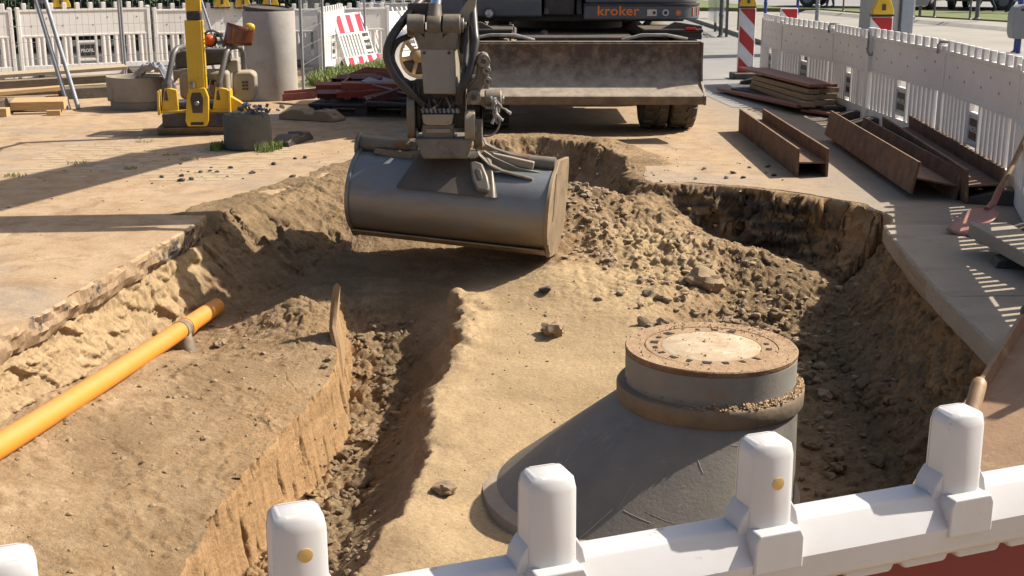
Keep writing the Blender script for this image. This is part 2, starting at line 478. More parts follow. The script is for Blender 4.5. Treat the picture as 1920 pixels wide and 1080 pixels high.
wd = steep * (wall_n * (1 + 1.1 * np.exp(-((x - 1.85) / .8) ** 4) * sstep((y - 8.9) / .3)) * (1 - leftcut) + wall_s * leftcut * 1.6) * np.where(sd > -.01, 1, 0)
X2 = x + nx.ravel() * wd; Y2 = y + ny.ravel() * wd
fx2, fy2 = fx.copy(), fy.copy()
fx2[inner], fy2[inner], Z[inner] = X2, Y2, z2
nI, nJ = GX.shape
idx = np.arange(nI * nJ).reshape(nI, nJ)
quads = np.stack([idx[:-1, :-1], idx[:-1, 1:], idx[1:, 1:], idx[1:, :-1]], -1).reshape(-1, 4)
gm = bpy.data.meshes.new("ground")
gm.vertices.add(nI * nJ); gm.vertices.foreach_set("co", np.stack([fx2, fy2, Z], 1).astype(np.float32).ravel())
gm.loops.add(quads.size); gm.loops.foreach_set("vertex_index", quads.astype(np.int32).ravel())
gm.polygons.add(len(quads)); gm.polygons.foreach_set("loop_start", np.arange(0, quads.size, 4, dtype=np.int32))
gm.polygons.foreach_set("loop_total", np.full(len(quads), 4, np.int32))
gm.update(calc_edges=True)
gm.shade_smooth()
# soil kinds as attributes: dark humus/asphalt layer, moist loose soil, orange loam, dry pale sand
dark = np.zeros(fx.shape); moist = np.zeros(fx.shape); loam = np.zeros(fx.shape); pale = np.zeros(fx.shape)
lay = fbm(x * 3, y * 3, zero + 8, 4)
backr = np.exp(-((x - 1.85) / .75) ** 4) * sstep((y - 9.0) / .4)
lay2 = fbm(x * 2.2, y * 2.2, z2 * 16, 4)
dband = backr * sstep((z2 + .50 + .15 * lay) / .1) * (1 - sstep((z2 + .07 + .12 * lay) / .06)) * sstep((slope.ravel() - .35) / .8) * np.clip(.62 + 2.6 * lay2, 0, 1)
grav = np.exp(-(((x - .62) / .33) ** 2 + ((y - 10.0) / 1.0) ** 2)) * .7
dark[inner] = np.clip(dband * .95 + grav * (.5 + lay), 0, 1)
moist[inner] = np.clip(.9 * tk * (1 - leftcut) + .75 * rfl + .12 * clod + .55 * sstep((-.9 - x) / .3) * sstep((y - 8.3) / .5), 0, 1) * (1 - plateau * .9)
loam[inner] = np.clip(leftcut * steep + .7 * sstep((x - 2.0) / .3) * steep + .55 * np.exp(-(((x + 1.25) / .35) ** 2 + ((y - 6.0) / 1.2) ** 2)), 0, 1)
pale[inner] = np.clip(plateau * 1.1 + sstep((-2.05 - x) / .15) * steep * .9 + .5 * np.exp(-(((x - .4) / .8) ** 2 + ((y - 8.3) / .7) ** 2)) + .8 * np.exp(-(((x - 1.1) / .45) ** 2 + ((y - 9.0) / .6) ** 2)), 0, 1)
for nm, arr in (("dark", dark), ("moist", moist), ("loam", loam), ("pale", pale)):
    at = gm.attributes.new(nm, 'FLOAT', 'POINT'); at.data.foreach_set("value", arr.astype(np.float32))

def ground_material():
    m, nt, b = new_mat("earth_and_sand")
    pos = nt.nodes.new("ShaderNodeNewGeometry").outputs["Position"]
    def attr(n):
        a = nt.nodes.new("ShaderNodeAttribute"); a.attribute_name = n; return a.outputs["Fac"]
    nA = noise_node(nt, 1.7, 8, 0.62, pos); nB = noise_node(nt, 9, 8, 0.68, pos); nC = noise_node(nt, 55, 5, 0.7, pos)
    base = mixc(nt, ramp(nt, nA.outputs[0], .36, .66), (0.25, 0.17, 0.094), (0.375, 0.265, 0.158))
    base = mixc(nt, ramp(nt, nB.outputs[0], .42, .72), base, (0.245, 0.152, 0.076))
    def layer(c, name, col, colb, k=1.0):
        f = mathn(nt, 'MULTIPLY', attr(name), k)
        f = ramp(nt, mathn(nt, 'ADD', f, mathn(nt, 'MULTIPLY', mathn(nt, 'SUBTRACT', nB.outputs[0], .5), .7)), .25, .75)
        return mixc(nt, f, c, mixc(nt, nC.outputs[0], col, colb))
    base = layer(base, "pale", (0.355, 0.25, 0.138), (0.40, 0.288, 0.165))
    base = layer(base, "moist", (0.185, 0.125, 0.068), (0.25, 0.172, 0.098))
    base = layer(base, "loam", (0.34, 0.205, 0.098), (0.40, 0.25, 0.125), .9)
    base = layer(base, "dark", (0.06, 0.048, 0.038), (0.12, 0.092, 0.064))
    g = ramp(nt, nC.outputs[0], .32, .72, (.80,) * 3, (1.14,) * 3)
    base = mixc(nt, 1.0, base, g, 'MULTIPLY')
    # pale pebbles and grit
    vo = nt.nodes.new("ShaderNodeTexVoronoi"); vo.inputs["Scale"].default_value = 38; nt.links.new(pos, vo.inputs["Vector"])
    base = mixc(nt, mathn(nt, 'MULTIPLY', ramp(nt, vo.outputs["Distance"], .10, .17, (1,) * 3, (0,) * 3), .5), base, vo.outputs["Color"] if False else (0.30, 0.235, 0.165))
    mpz = nt.nodes.new("ShaderNodeMapping"); mpz.inputs["Scale"].default_value = (.8, .8, 7.0); nt.links.new(pos, mpz.inputs[0])
    nS = noise_node(nt, 2.2, 6, .6, mpz.outputs[0], .3)
    base = mixc(nt, 1.0, base, ramp(nt, nS.outputs[0], .34, .66, (.80, .78, .76), (1.08, 1.08, 1.08)), 'MULTIPLY')
    base = mixc(nt, 1.0, base, (.99, .99, .97), 'MULTIPLY')
    nt.links.new(base, b.inputs["Base Color"])
    b.inputs["Roughness"].default_value = .95
    b.inputs["Specular IOR Level"].default_value = .2
    nE = noise_node(nt, 27, 6, 0.72, pos, .5)
    rough_k = mathn(nt, 'SUBTRACT', 1.0, mathn(nt, 'MULTIPLY', attr('pale'), .8), True)
    h = mathn(nt, 'ADD', mathn(nt, 'ADD', mathn(nt, 'MULTIPLY', nB.outputs[0], .8), mathn(nt, 'MULTIPLY', nC.outputs[0], .35)), mathn(nt, 'MULTIPLY', mathn(nt, 'MULTIPLY', nE.outputs[0], 1.5), rough_k))
    bp = nt.nodes.new("ShaderNodeBump"); bp.inputs["Distance"].default_value = .014; bp.inputs["Strength"].default_value = .8
    nt.links.new(h, bp.inputs["Height"]); nt.links.new(bp.outputs[0], b.inputs["Normal"])
    return m
M_EARTH = ground_material()
gm.materials.append(M_EARTH)
ground = bpy.data.objects.new("ground", gm); COL.objects.link(ground); tag(ground, kind="structure")

def ground_at(px, py):
    """height of the modelled earth at a point (nearest grid vertex)"""
    j = int(np.clip(np.searchsorted(gx, px), 0, nJ - 1)); i = int(np.clip(np.searchsorted(gy, py), 0, nI - 1))
    return float(Z[i * nJ + j])

# ------------------------------------------------------------------ pavement crust with the pit cut out of it
def pavement():
    pts = []
    n = len(RA)
    for i in range(n):
        a, b = RA[i], RA[(i + 1) % n]
        L = math.hypot(b[0] - a[0], b[1] - a[1]); k = max(2, int(L / .02))
        for t in np.linspace(0, 1, k, endpoint=False):
            p = a + (b - a) * t
            d = np.array([b[1] - a[1], -(b[0] - a[0])]) / L          # pointing inside (rim runs clockwise)
            pts.append((p[0], p[1], d[0], d[1], p[3]))
    P = np.array(pts)
    s = np.arange(len(P)) * .02
    _, jw, jr = worley(P[:, 0] * 5, P[:, 1] * 5, 7)
    j = .06 * fbm(P[:, 0] * 1.7, P[:, 1] * 1.7, s * 0 + 4, 3) + .022 * (jr - .5) * sstep(jw / .2) + .02 * fbm(P[:, 0] * 21, P[:, 1] * 21, s * 0, 2)
    east_ = sstep((P[:, 0] - 1.8) / .5) * (P[:, 1] < 8.9)
    j = j * np.where(np.abs(P[:, 0]) > 2.2, .6, 1) * (1 - .65 * east_)
    off = P[:, 4] + j
    rows = []
    m = len(P)
    prof = [(-.008, 0.0), (0.004, -.012), (0.010, -.035), (0.004, -.06), (.008, -.09), (-.004, -.12), (-.02, -.15)]
    vs = []
    for q, (o, zz) in enumerate(prof):
        _, cw, cr_ = worley(P[:, 1] * 5 + P[:, 0] * 5 + zz * 9, s * 0 + zz * 16, 13)
        jj = (.030 * (cr_ - .5) * sstep(cw / .5) + .03 * fbm(P[:, 0] * 6, P[:, 1] * 6, s * 0 + zz * 18, 3) * (.5 + 1.2 * (fbm(P[:, 0] * .9, P[:, 1] * .9, s * 0 + 2, 2) > .0)) + .016 * fbm(P[:, 0] * 30, P[:, 1] * 30, s * 0 + zz * 40, 2)) * (0.25 if q == 0 else 1) * (1 - .75 * east_)
        zj = .008 * fbm(P[:, 0] * 9, P[:, 1] * 9, s * 0 + 30 + zz * 40, 3) * (q > 0)
        vs.append(np.stack([P[:, 0] + P[:, 2] * (off + o + jj), P[:, 1] + P[:, 3] * (off + o + jj), np.full(m, zz) + zj], 1))
    vs.append(np.stack([P[:, 0] - P[:, 2] * .3, P[:, 1] - P[:, 3] * .3, np.full(m, -.152)], 1))
    V = [tuple(p) for row in vs for p in row]
    F = []
    for r in range(len(vs) - 1):
        for i in range(m):
            k = (i + 1) % m
            F.append((r * m + i, r * m + k, (r + 1) * m + k, (r + 1) * m + i))
    # top sheet: constrained triangulation between the outer frame and the pit outline
    from mathutils.geometry import delaunay_2d_cdt
    outer = [(-400, -200), (400, -200), (400, 800), (-400, 800)]
    v2 = [Vector((p[0], p[1])) for p in vs[0]] + [Vector(p) for p in outer]
    edges = [(i, (i + 1) % m) for i in range(m)] + [(m + i, m + (i + 1) % 4) for i in range(4)]
    res = delaunay_2d_cdt(v2, edges, [], 0, 1e-5)
    rv, rf = res[0], res[2]
    hole = [(p[0], p[1]) for p in vs[0]]
    hx = np.array([p[0] for p in hole]); hy = np.array([p[1] for p in hole]); hx2 = np.roll(hx, -1); hy2 = np.roll(hy, -1)
    o = len(V)
    V += [(p.x, p.y, 0.0) for p in rv]
    for f in rf:
        cx = sum(rv[i].x for i in f) / len(f); cy = sum(rv[i].y for i in f) / len(f)
        cr = ((hy > cy) != (hy2 > cy)) & (cx < (hx2 - hx) * (cy - hy) / (hy2 - hy + 1e-12) + hx)
        if cr.sum() % 2 == 0:
            F.append(tuple(o + i for i in f))
    me = bpy.data.meshes.new("pavement")
    me.from_pydata(V, [], F)
    bm = bmesh.new(); bm.from_mesh(me); bmesh.ops.remove_doubles(bm, verts=bm.verts, dist=1e-5)
    bmesh.ops.recalc_face_normals(bm, faces=bm.faces)
    if sum(f.normal.z * f.calc_area() for f in bm.faces) < 0: bmesh.ops.reverse_faces(bm, faces=bm.faces)
    bm.to_mesh(me); bm.free()
    me.shade_smooth()
    nrm = np.empty(len(me.polygons) * 3); me.polygons.foreach_get("normal", nrm)
    me.polygons.foreach_set("use_smooth", nrm.reshape(-1, 3)[:, 2] < .98)
    me.set_sharp_from_angle(angle=R(20))
    return me

def pavement_material():
    m, nt, b = new_mat("sand_covered_pavement")
    g = nt.nodes.new("ShaderNodeNewGeometry"); pos = g.outputs["Position"]
    sx = nt.nodes.new("ShaderNodeSeparateXYZ"); nt.links.new(pos, sx.inputs[0])
    sn = nt.nodes.new("ShaderNodeSeparateXYZ"); nt.links.new(g.outputs["True Normal"], sn.inputs[0])
    nA = noise_node(nt, .55, 9, 0.62, pos, .4); nB = noise_node(nt, 5, 9, 0.68, pos); nC = noise_node(nt, 60, 5, 0.7, pos)
    nD = noise_node(nt, 1.6, 7, 0.6, pos, .6)
    sand = mixc(nt, ramp(nt, nD.outputs[0], .35, .68), (0.40, 0.272, 0.152), (0.46, 0.33, 0.20))
    nF = noise_node(nt, 2.6, 9, 0.7, pos, 1.2)
    sand = mixc(nt, ramp(nt, nB.outputs[0], .46, .72), sand, (0.30, 0.19, 0.10))
    sand = mixc(nt, ramp(nt, nF.outputs[0], .52, .68), sand, (0.27, 0.175, 0.095))
    grey = mixc(nt, nC.outputs[0], (0.23, 0.195, 0.155), (0.32, 0.285, 0.235))
    c = mixc(nt, ramp(nt, nA.outputs[0], .50, .74), sand, grey)
    # concrete strip east of the pit carries a thinner sand film
    east = ramp(nt, mathn(nt, 'ADD', sx.outputs[0], mathn(nt, 'MULTIPLY', nD.outputs[0], .5)), 0.0, 1.0)
    er = nt.nodes.new("ShaderNodeMapRange"); er.inputs[1].default_value = 2.2; er.inputs[2].default_value = 3.1
    nt.links.new(mathn(nt, 'ADD', sx.outputs[0], mathn(nt, 'MULTIPLY', nD.outputs[0], .6)), er.inputs[0])
    conc = mixc(nt, ramp(nt, nB.outputs[0], .35, .7), (0.25, 0.215, 0.17), (0.34, 0.28, 0.205))
    c = mixc(nt, mathn(nt, 'MULTIPLY', er.outputs[0], .85), c, conc)
    # broken edge: tar-black asphalt crumbs and soil
    edge = mathn(nt, 'LESS_THAN', sn.outputs[2], .7)
    nE = noise_node(nt, 15, 8, .75, pos)
    er2 = nt.nodes.new("ShaderNodeMapRange"); er2.inputs[1].default_value = 1.0; er2.inputs[2].default_value = 2.0; nt.links.new(sx.outputs[0], er2.inputs[0])
    soil = mixc(nt, ramp(nt, nB.outputs[0], .4, .65), (0.27, 0.18, 0.10), (0.36, 0.25, 0.15))
    tar = mixc(nt, ramp(nt, mathn(nt, 'ADD', mathn(nt, 'MULTIPLY', nD.outputs[0], .55), mathn(nt, 'MULTIPLY', nE.outputs[0], .5)), .55, .61), soil, (0.05, 0.047, 0.045))
    ec = mixc(nt, er2.outputs[0], tar, mixc(nt, nB.outputs[0], (0.27, 0.20, 0.13), (0.36, 0.28, 0.19)))
    c = mixc(nt, edge, c, ec)
    c = mixc(nt, 1.0, c, ramp(nt, nC.outputs[0], .32, .72, (.84,) * 3, (1.12,) * 3), 'MULTIPLY')
    c = mixc(nt, 1.0, c, (.98, .98, 1.0), 'MULTIPLY')
    nt.links.new(c, b.inputs["Base Color"])
    b.inputs["Roughness"].default_value = .93; b.inputs["Specular IOR Level"].default_value = .25
    bp = nt.nodes.new("ShaderNodeBump"); bp.inputs["Distance"].default_value = .012; bp.inputs["Strength"].default_value = .7
    h = mathn(nt, 'ADD', mathn(nt, 'MULTIPLY', nB.outputs[0], 1.6), mathn(nt, 'MULTIPLY', nC.outputs[0], .3))
    nt.links.new(h, bp.inputs["Height"]); nt.links.new(bp.outputs[0], b.inputs["Normal"])
    return m
pm = pavement(); pm.materials.append(pavement_material())
pave = bpy.data.objects.new("pavement", pm); COL.objects.link(pave); tag(pave, kind="structure")

# two cast slabs whose broken edge overhangs the pit on the right
def cast_slab(y0, y1, seed):
    n = int((y1 - y0) / .02)
    ys = np.linspace(y0, y1, n)
    xin = np.interp(ys, [4.2, 4.6, 5.6, 6.6, 7.3, 8.05, 8.5], [2.18, 2.2, 2.26, 2.33, 2.41, 2.49, 2.56])
    z0 = ys * 0
    chip = .022 * np.clip(fbm(z0 + seed, ys * 4, z0, 3) - .05, 0, 1) * 3
    rows = [(.9, 0.006, 0), (.30, 0.006, 0), (.012, 0.006, 1), (.0, -.006, 1), (-.002, -.06, .6), (.004, -.115, .4), (.02, -.132, .3), (.5, -.132, 0)]
    vs = []
    for q, (dx, zz, ck) in enumerate(rows):
        jj = ck * (chip + .006 * fbm(z0 + seed + q, ys * 14, z0 + zz * 30, 3))
        vs.append(np.stack([xin + dx + jj, ys, z0 + zz + (.003 * fbm(xin * 3 + dx * 5, ys * 3, z0 + q, 2) if q < 4 else 0) - (ck * chip * .6 if q == 2 else 0)], 1))
    V = [tuple(p) for r_ in vs for p in r_]
    F = [(r_ * n + i, r_ * n + i + 1, (r_ + 1) * n + i + 1, (r_ + 1) * n + i) for r_ in range(len(rows) - 1) for i in range(n - 1)]
    F += [tuple(r_ * n for r_ in range(len(rows))), tuple(r_ * n + n - 1 for r_ in range(len(rows)))[::-1]]
    o = MB().add(V, F).build("concrete_slab", M_SLAB, None, smooth=30)
    return tag(o, kind="structure")
M_SLAB = mat("sandy_cast_concrete", (0.28, 0.235, 0.18), .9, col2=(0.36, 0.30, 0.225), scale=2.5, amt=.5, spots=(0.22, 0.18, 0.135), spot_scale=9, spot_lo=.58, spot_hi=.70, bump=.004, bscale=45, dust=.35, dustcol=(0.38, 0.28, 0.175), world=True)
cast_slab(6.56, 8.45, 3)
cast_slab(4.3, 6.54, 11)
# ------------------------------------------------------------------ shared materials
M_WHITE = mat("white_plastic", (0.57, 0.57, 0.575), .38, col2=(0.50, 0.495, 0.49), scale=3, amt=.3, spots=(0.36, 0.33, 0.28), spot_scale=26, spot_lo=.655, spot_hi=.73, dust=.18, spec=.4, bump=.0004, bscale=14)
M_WHITE2 = mat("dusty_white_plastic", (0.76, 0.74, 0.71), .5, col2=(0.70, 0.675, 0.63), scale=2, amt=.4, spots=(0.48, 0.43, 0.36), spot_scale=6, spot_lo=.66, spot_hi=.84, dust=.18, spec=.3)
M_REDFOIL = mat("red_reflective_sheet", (0.17, 0.003, 0.006), .35, scale=5)
M_GREYFOIL = mat("white_reflective_sheet", (0.62, 0.64, 0.68), .35, scale=5)
M_CONC = mat("weathered_concrete", (0.33, 0.30, 0.255), .85, col2=(0.24, 0.215, 0.18), scale=5, amt=.6, spots=(0.40, 0.30, 0.19), spot_scale=7, spot_lo=.56, spot_hi=.72, bump=.004, bscale=35, dust=.55, spec=.25)
M_CONCPIPE = mat("pale_concrete", (0.40, 0.37, 0.335), .85, col2=(0.30, 0.27, 0.235), scale=2.2, amt=.5, spots=(0.22, 0.19, 0.16), spot_scale=4, spot_lo=.60, spot_hi=.80, bump=.003, bscale=30, spec=.25)
M_RUST = mat("rusty_steel", (0.145, 0.072, 0.042), .8, col2=(0.085, 0.05, 0.036), scale=7, amt=.6, spots=(0.21, 0.12, 0.068), spot_scale=12, bump=.002, bscale=60, dust=.35, spec=.3)
M_BLACKRUB = mat("black_rubber", (0.025, 0.025, 0.027), .65, col2=(0.05, 0.045, 0.04), scale=8, amt=.5, dust=.2)
M_WOODH = mat("handle_wood", (0.33, 0.20, 0.095), .6, col2=(0.23, 0.135, 0.065), scale=4, amt=.5, stretch=(6, 6, .6))
M_BLACK = mat("black_paint", (0.02, 0.02, 0.022), .5)
M_LETTERW = mat("white_lettering", (0.62, 0.60, 0.56), .5)

# ------------------------------------------------------------------ foreground barrier
def fore_barrier():
    u = Vector((1.241, .472, 0)).normalized()
    org = Vector((.045, 1.548, 0))
    e = empty("site_barrier", org, math.degrees(math.atan2(u.y, u.x)),
              "white plastic barrier with thick knobs and dark red panel at the pit's near edge", "barrier")
    S = .335
    ks = [-2, -1, 0, 1, 2, 3]
    x0, x1 = -2.5 * S, 3.55 * S
    ZR = .975                                  # top of the rail
    # rail: rounded cross-section in (y,z)
    sec = [(-.028, ZR - .012), (-.018, ZR), (.024, ZR), (.034, ZR - .012), (.034, ZR - .10), (-.036, ZR - .095), (-.048, ZR - .085), (-.052, ZR - .045), (-.046, ZR - .036)]
    MB().prism([(a, b) for a, b in sec], x0, x1, 'x').build("rail", M_WHITE, e, bevel=.006, seg=3)
    for i, k in enumerate(ks):
        x = k * S
        m = MB()
        w, d, c = .0345, .031, .014
        octo = [(-w + c, -d), (w - c, -d), (w, -d + c * .7), (w, d - c * .7), (w - c, d), (-w + c, d), (-w, d - c * .7), (-w, -d + c * .7)]
        def ring(sc, z): return [(x + a * sc, b * sc - .004, z) for a, b in octo]
        rings = [ring(1.02, ZR - .02), ring(1.0, ZR + .03), ring(.985, ZR + .104), ring(.90, ZR + .119), ring(.70, ZR + .125)]
        vs = [p for r_ in rings for p in r_]
        fs = [(r_ * 8 + a, r_ * 8 + (a + 1) % 8, (r_ + 1) * 8 + (a + 1) % 8, (r_ + 1) * 8 + a) for r_ in range(4) for a in range(8)]
        fs.append(tuple(32 + a for a in range(8)))
        m.add(vs, fs)
        kn = m.build("knob", M_WHITE, e, smooth=50, bevel=.003)
        # saddle fillets and front lug where the knob meets the rail
        s = MB()
        for sg in (-1, 1):
            s.prism([(x + sg * .030, ZR - .01), (x + sg * .052, ZR - .01), (x + sg * .046, ZR + .014), (x + sg * .036, ZR + .030), (x + sg * .030, ZR + .034)], -.024, .022, 'y')
        s.prism([(x - .040, ZR - .060), (x + .040, ZR - .060), (x + .040, ZR - .012), (x + .034, ZR + .001), (x - .034, ZR + .001), (x - .040, ZR - .012)], -.055, -.012, 'y')
        s.build("saddle", M_WHITE, e, bevel=.011, seg=4)
        if k in (-1, 1):
            dm = MB(); dm.lathe([(.0095, 0), (.0095, .0014), (.006, .002)], 12, Matrix.Translation((x + .004, -d - .0035, ZR + (.075 if k < 0 else .066))) @ rot(90))
            dm.build("reflector_dot", M_DOT, kn)
        pr_ = [(ZR + .0, 1.013), (ZR + .03, 1.0), (ZR + .104, .985), (ZR + .119, .90), (ZR + .125, .70)]
        seam = MB(); seam.prism([(x - w * q_ - .0004, zz + .0004) for zz, q_ in pr_] + [(x + w * q_ + .0004, zz + .0004) for zz, q_ in pr_[::-1]], .0118, .0126, "y"); seam.build("mould_seam", M_SEAM, kn)
    # scalloped skirt under the rail
    for i in range(int((x1 - x0) / .10)):
        xx = x0 + .05 + i * .10
        MB().prism([(xx - .05, ZR - .085), (xx - .038, ZR - .112), (xx + .038, ZR - .112), (xx + .05, ZR - .085)], -.030, -.006, 'y').build("skirt_rib", M_WHITE, e, bevel=.006)
    MB().box(((x0 + x1) / 2, .004, ZR - .285), (x1 - x0, .014, .36)).build("panel", M_WHITE, e)
    # reflective stripes on the front of the panel
    edges = [x0, -.62, -.28, .07, .455, x1]
    for i in range(len(edges) - 1):
        a, b = edges[i] + .0, edges[i + 1]
        MB().box(((a + b) / 2, -.006, ZR - .28), (b - a - .002, .003, .35)).build("reflective_stripe", (M_REDFOIL if i in (0, 2, 4) else M_GREYFOIL), e)
    for i in range(9):
        xx = x0 + .1 + i * (x1 - x0 - .2) / 8
        MB().box((xx, 0, .33), (.055, .03, .40)).build("slat", M_WHITE, e, bevel=.006)
    MB().box(((x0 + x1) / 2, 0, .09), (x1 - x0, .045, .12)).build("bottom_rail", M_WHITE, e, bevel=.008)
    for sx in (x0 + .3, x1 - .3):
        MB().prism([(-.38, 0), (.38, 0), (.34, .06), (.08, .11), (-.08, .11), (-.34, .06)], sx - .09, sx + .09, 'x').build("foot", M_BLACKRUB, e, bevel=.008)
    return e
M_DOT = mat("yellow_reflector", (0.55, 0.36, 0.12), .4)
M_SEAM = mat("grimy_seam", (0.38, 0.34, 0.30), .6)
fore_barrier()

# ------------------------------------------------------------------ manhole shaft
def manhole():
    cx, cy = .94, 5.66
    e = empty("manhole_shaft", (cx, cy, -.82), 0, "grey concrete manhole cone with round rusty iron cover standing in the pit", "manhole")
    zb = .82                                   # street level in local z
    n = 96
    M_CONE = mat("wet_grey_concrete", (0.135, 0.127, 0.112), .55, col2=(0.18, 0.168, 0.145), scale=4, amt=.5, spots=(0.30, 0.24, 0.165), spot_scale=10, spot_lo=.60, spot_hi=.76, bump=.002, bscale=60, spec=.35, dust=.32, dustcol=(0.34, 0.27, 0.18))
    rt, rb = .415, .735
    prof = [(rb, -.10, 0), (rb, .06, 0)]
    vs, fs = [], []
    H0, H1 = .10, zb - .245
    rows = [(rb, -.2, -(rb - rt)), (rb, H0, -(rb - rt))]
    K = 14
    for i in range(1, K + 1):
        t = i / K
        rr = rb + (rt - rb) * t
        rows.append((rr, H0 + (H1 - H0) * t, -(rr - rt)))
    rows.append((rt, zb - .19, 0))
    for (rr, zz, ox) in rows:
        for k in range(n):
            a = 2 * math.pi * k / n
            vs.append((ox + rr * math.cos(a), rr * math.sin(a), zz))
    for i in range(len(rows) - 1):
        for k in range(n):
            l = (k + 1) % n
            fs.append((i * n + k, i * n + l, (i + 1) * n + l, (i + 1) * n + k))
    MB().add(vs, fs).build("cone", M_CONE, e, smooth=40)
    # flange lip at the cone's base
    ox = -(rb - rt)
    MB(Matrix.Translation((ox, 0, 0))).lathe([(rb - .02, .13), (rb + .028, .115), (rb + .038, .07), (rb + .03, .0), (rb - .03, -.06)], n).build("base_lip", M_CONC, e)
    # collar
    M_COLLAR = mat("brown_stained_concrete", (0.125, 0.098, 0.068), .75, col2=(0.19, 0.135, 0.08), scale=6, amt=.6, bump=.003, bscale=40, dust=.35)
    MB().lathe([(rt, zb - .265), (.432, zb - .262), (.440, zb - .25), (.442, zb - .185), (.436, zb - .175), (.40, zb - .168), (.30, zb - .17)], n).build("collar", M_COLLAR, e)
    M_RING = mat("grey_adjusting_ring", (0.20, 0.19, 0.165), .8, col2=(0.26, 0.245, 0.205), scale=5, amt=.5, spots=(0.27, 0.155, 0.075), spot_scale=6, spot_lo=.60, spot_hi=.70, bump=.002, bscale=40, dust=.3)
    MB().lathe([(.35, zb - .17), (.401, zb - .17), (.402, zb - .03), (.395, zb - .024), (.3, zb - .024)], n).build("adjusting_ring", M_RING, e)
    M_IRON = mat("rusty_cast_iron", (0.155, 0.062, 0.028), .75, col2=(0.21, 0.105, 0.05), scale=10, amt=.5, bump=.012, bscale=26, dust=.95, dustcol=(0.36, 0.235, 0.125), spots=(0.27, 0.165, 0.085), spot_scale=16, spot_lo=.5, spot_hi=.62)
    fr = MB().lathe([(.30, zb - .024), (.403, zb - .024), (.4045, zb - .006), (.400, zb), (.315, zb), (.313, zb - .012), (.28, zb - .012)], n).build("cover_frame", M_IRON, e)
    # cover: iron rim with vent slots, concrete filled middle
    cv = MB().lathe([(.12, zb - .03), (.31, zb - .03), (.311, zb - .004), (.308, zb - .001), (.236, zb - .001), (.234, zb - .004), (.12, zb - .004)], n).build("cover", M_IRON, e)
    M_FILL = mat("cover_concrete_fill", (0.46, 0.375, 0.265), .9, col2=(0.36, 0.235, 0.125), scale=11, amt=.5, spots=(0.54, 0.46, 0.34), spot_scale=6, bump=.003, bscale=45)
    MB().lathe([(.2, zb - .02), (.2335, zb - .02), (.2335, zb - .002), (.225, zb + .001), (.1, zb + .002), (.0, zb + .002)], n).build("concrete_fill", M_FILL, cv)
    sl = MB()
    for k in range(20):
        a = 2 * math.pi * (k + .3) / 20
        sl.M = Matrix.Translation((.268 * math.cos(a), .268 * math.sin(a), zb)) @ Matrix.Rotation(a, 4, 'Z')
    M_SLOT = mat("slot_shadow_iron", (0.022, 0.014, 0.009), .9)
    rr_ = random.Random(4)
    for k in range(20):
        if rr_.random() < .22: continue
        a = 2 * math.pi * (k + .3) / 20
        m = MB(Matrix.Translation((.268 * math.cos(a), .268 * math.sin(a), zb)) @ Matrix.Rotation(a, 4, 'Z'))
        w, d = .038 * rr_.uniform(.5, 1.1), .022 * rr_.uniform(.4, 1.1)
        m.prism([(-w * .55, -d), (w * .5, -d * .7), (w * .55, d * .8), (-w * .5, d)], -.006, .0016, 'z')
        m.build("vent_slot", M_SLOT, cv)
    # crumbs of soil lying on the frame, cover and collar
    rr_ = random.Random(9)
    M_CRUMB = mat("soil_crumbs", (0.36, 0.24, 0.13), .95, col2=(0.27, 0.17, 0.09), scale=20, amt=.5)
    cr = MB()
    for k in range(800):
        on_collar = k > 420
        if on_collar:
            a = R(rr_.gauss(-40, 34)) if k < 780 else rr_.uniform(0, 6.28); q = rr_.uniform(.402, .437); zz = zb - .168 + max(0, (.437 - q)) * .5; s = rr_.uniform(.003, .011)
        else:
            a = rr_.uniform(0, 6.28); q = rr_.choice((rr_.uniform(.27, .395), rr_.uniform(.31, .395), rr_.uniform(.05, .39))); zz = zb + .001; s = abs(rr_.gauss(0, .0035)) + .001; a = a if rr_.random() < .4 else rr_.gauss(1.2, .7)
        c = (q * math.cos(a), q * math.sin(a), zz)
        J = lambda: rr_.uniform(.7, 1.3) * s
        cr.add([(c[0] + J(), c[1], c[2]), (c[0], c[1] + J(), c[2]), (c[0] - J(), c[1], c[2]), (c[0], c[1] - J(), c[2]), (c[0], c[1], c[2] + J() * .8), (c[0], c[1], c[2] - s * .5)],
               [(0, 1, 4), (1, 2, 4), (2, 3, 4), (3, 0, 4), (1, 0, 5), (2, 1, 5), (3, 2, 5), (0, 3, 5)])
    tag(cr.build("soil_crumbs", M_CRUMB, e, smooth=60), kind="stuff")
    # pale scrape marks scored into the cone
    M_SCR = mat("pale_scrape", (0.42, 0.39, 0.33), .9)
    rq = random.Random(14)
    def cone_pt(a, t, lift=.0):
        rr = rb + (rt - rb) * t
        return Vector((-(rr - rt) + (rr + lift) * math.cos(a), (rr + lift) * math.sin(a), H0 + (H1 - H0) * t))
    for i in range(16):
        a, t = R(rq.uniform(-165, -60)), rq.uniform(.1, .9)
        da, dt = R(rq.uniform(-16, 16)), rq.uniform(-.3, .3) * rq.choice((.3, 1))
        m_ = rq.randint(4, 6)
        MB().tube([cone_pt(a + da * k / m_, min(max(t + dt * k / m_, .02), .97), .0003 + .0004 * math.sin(math.pi * k / m_)) for k in range(m_ + 1)], rq.uniform(.0006, .0016), 5).build("scrape_mark", M_SCR, e)
    # pale scratches scored into the cone are shallow grooves: thin raised scars
    return e
manhole()

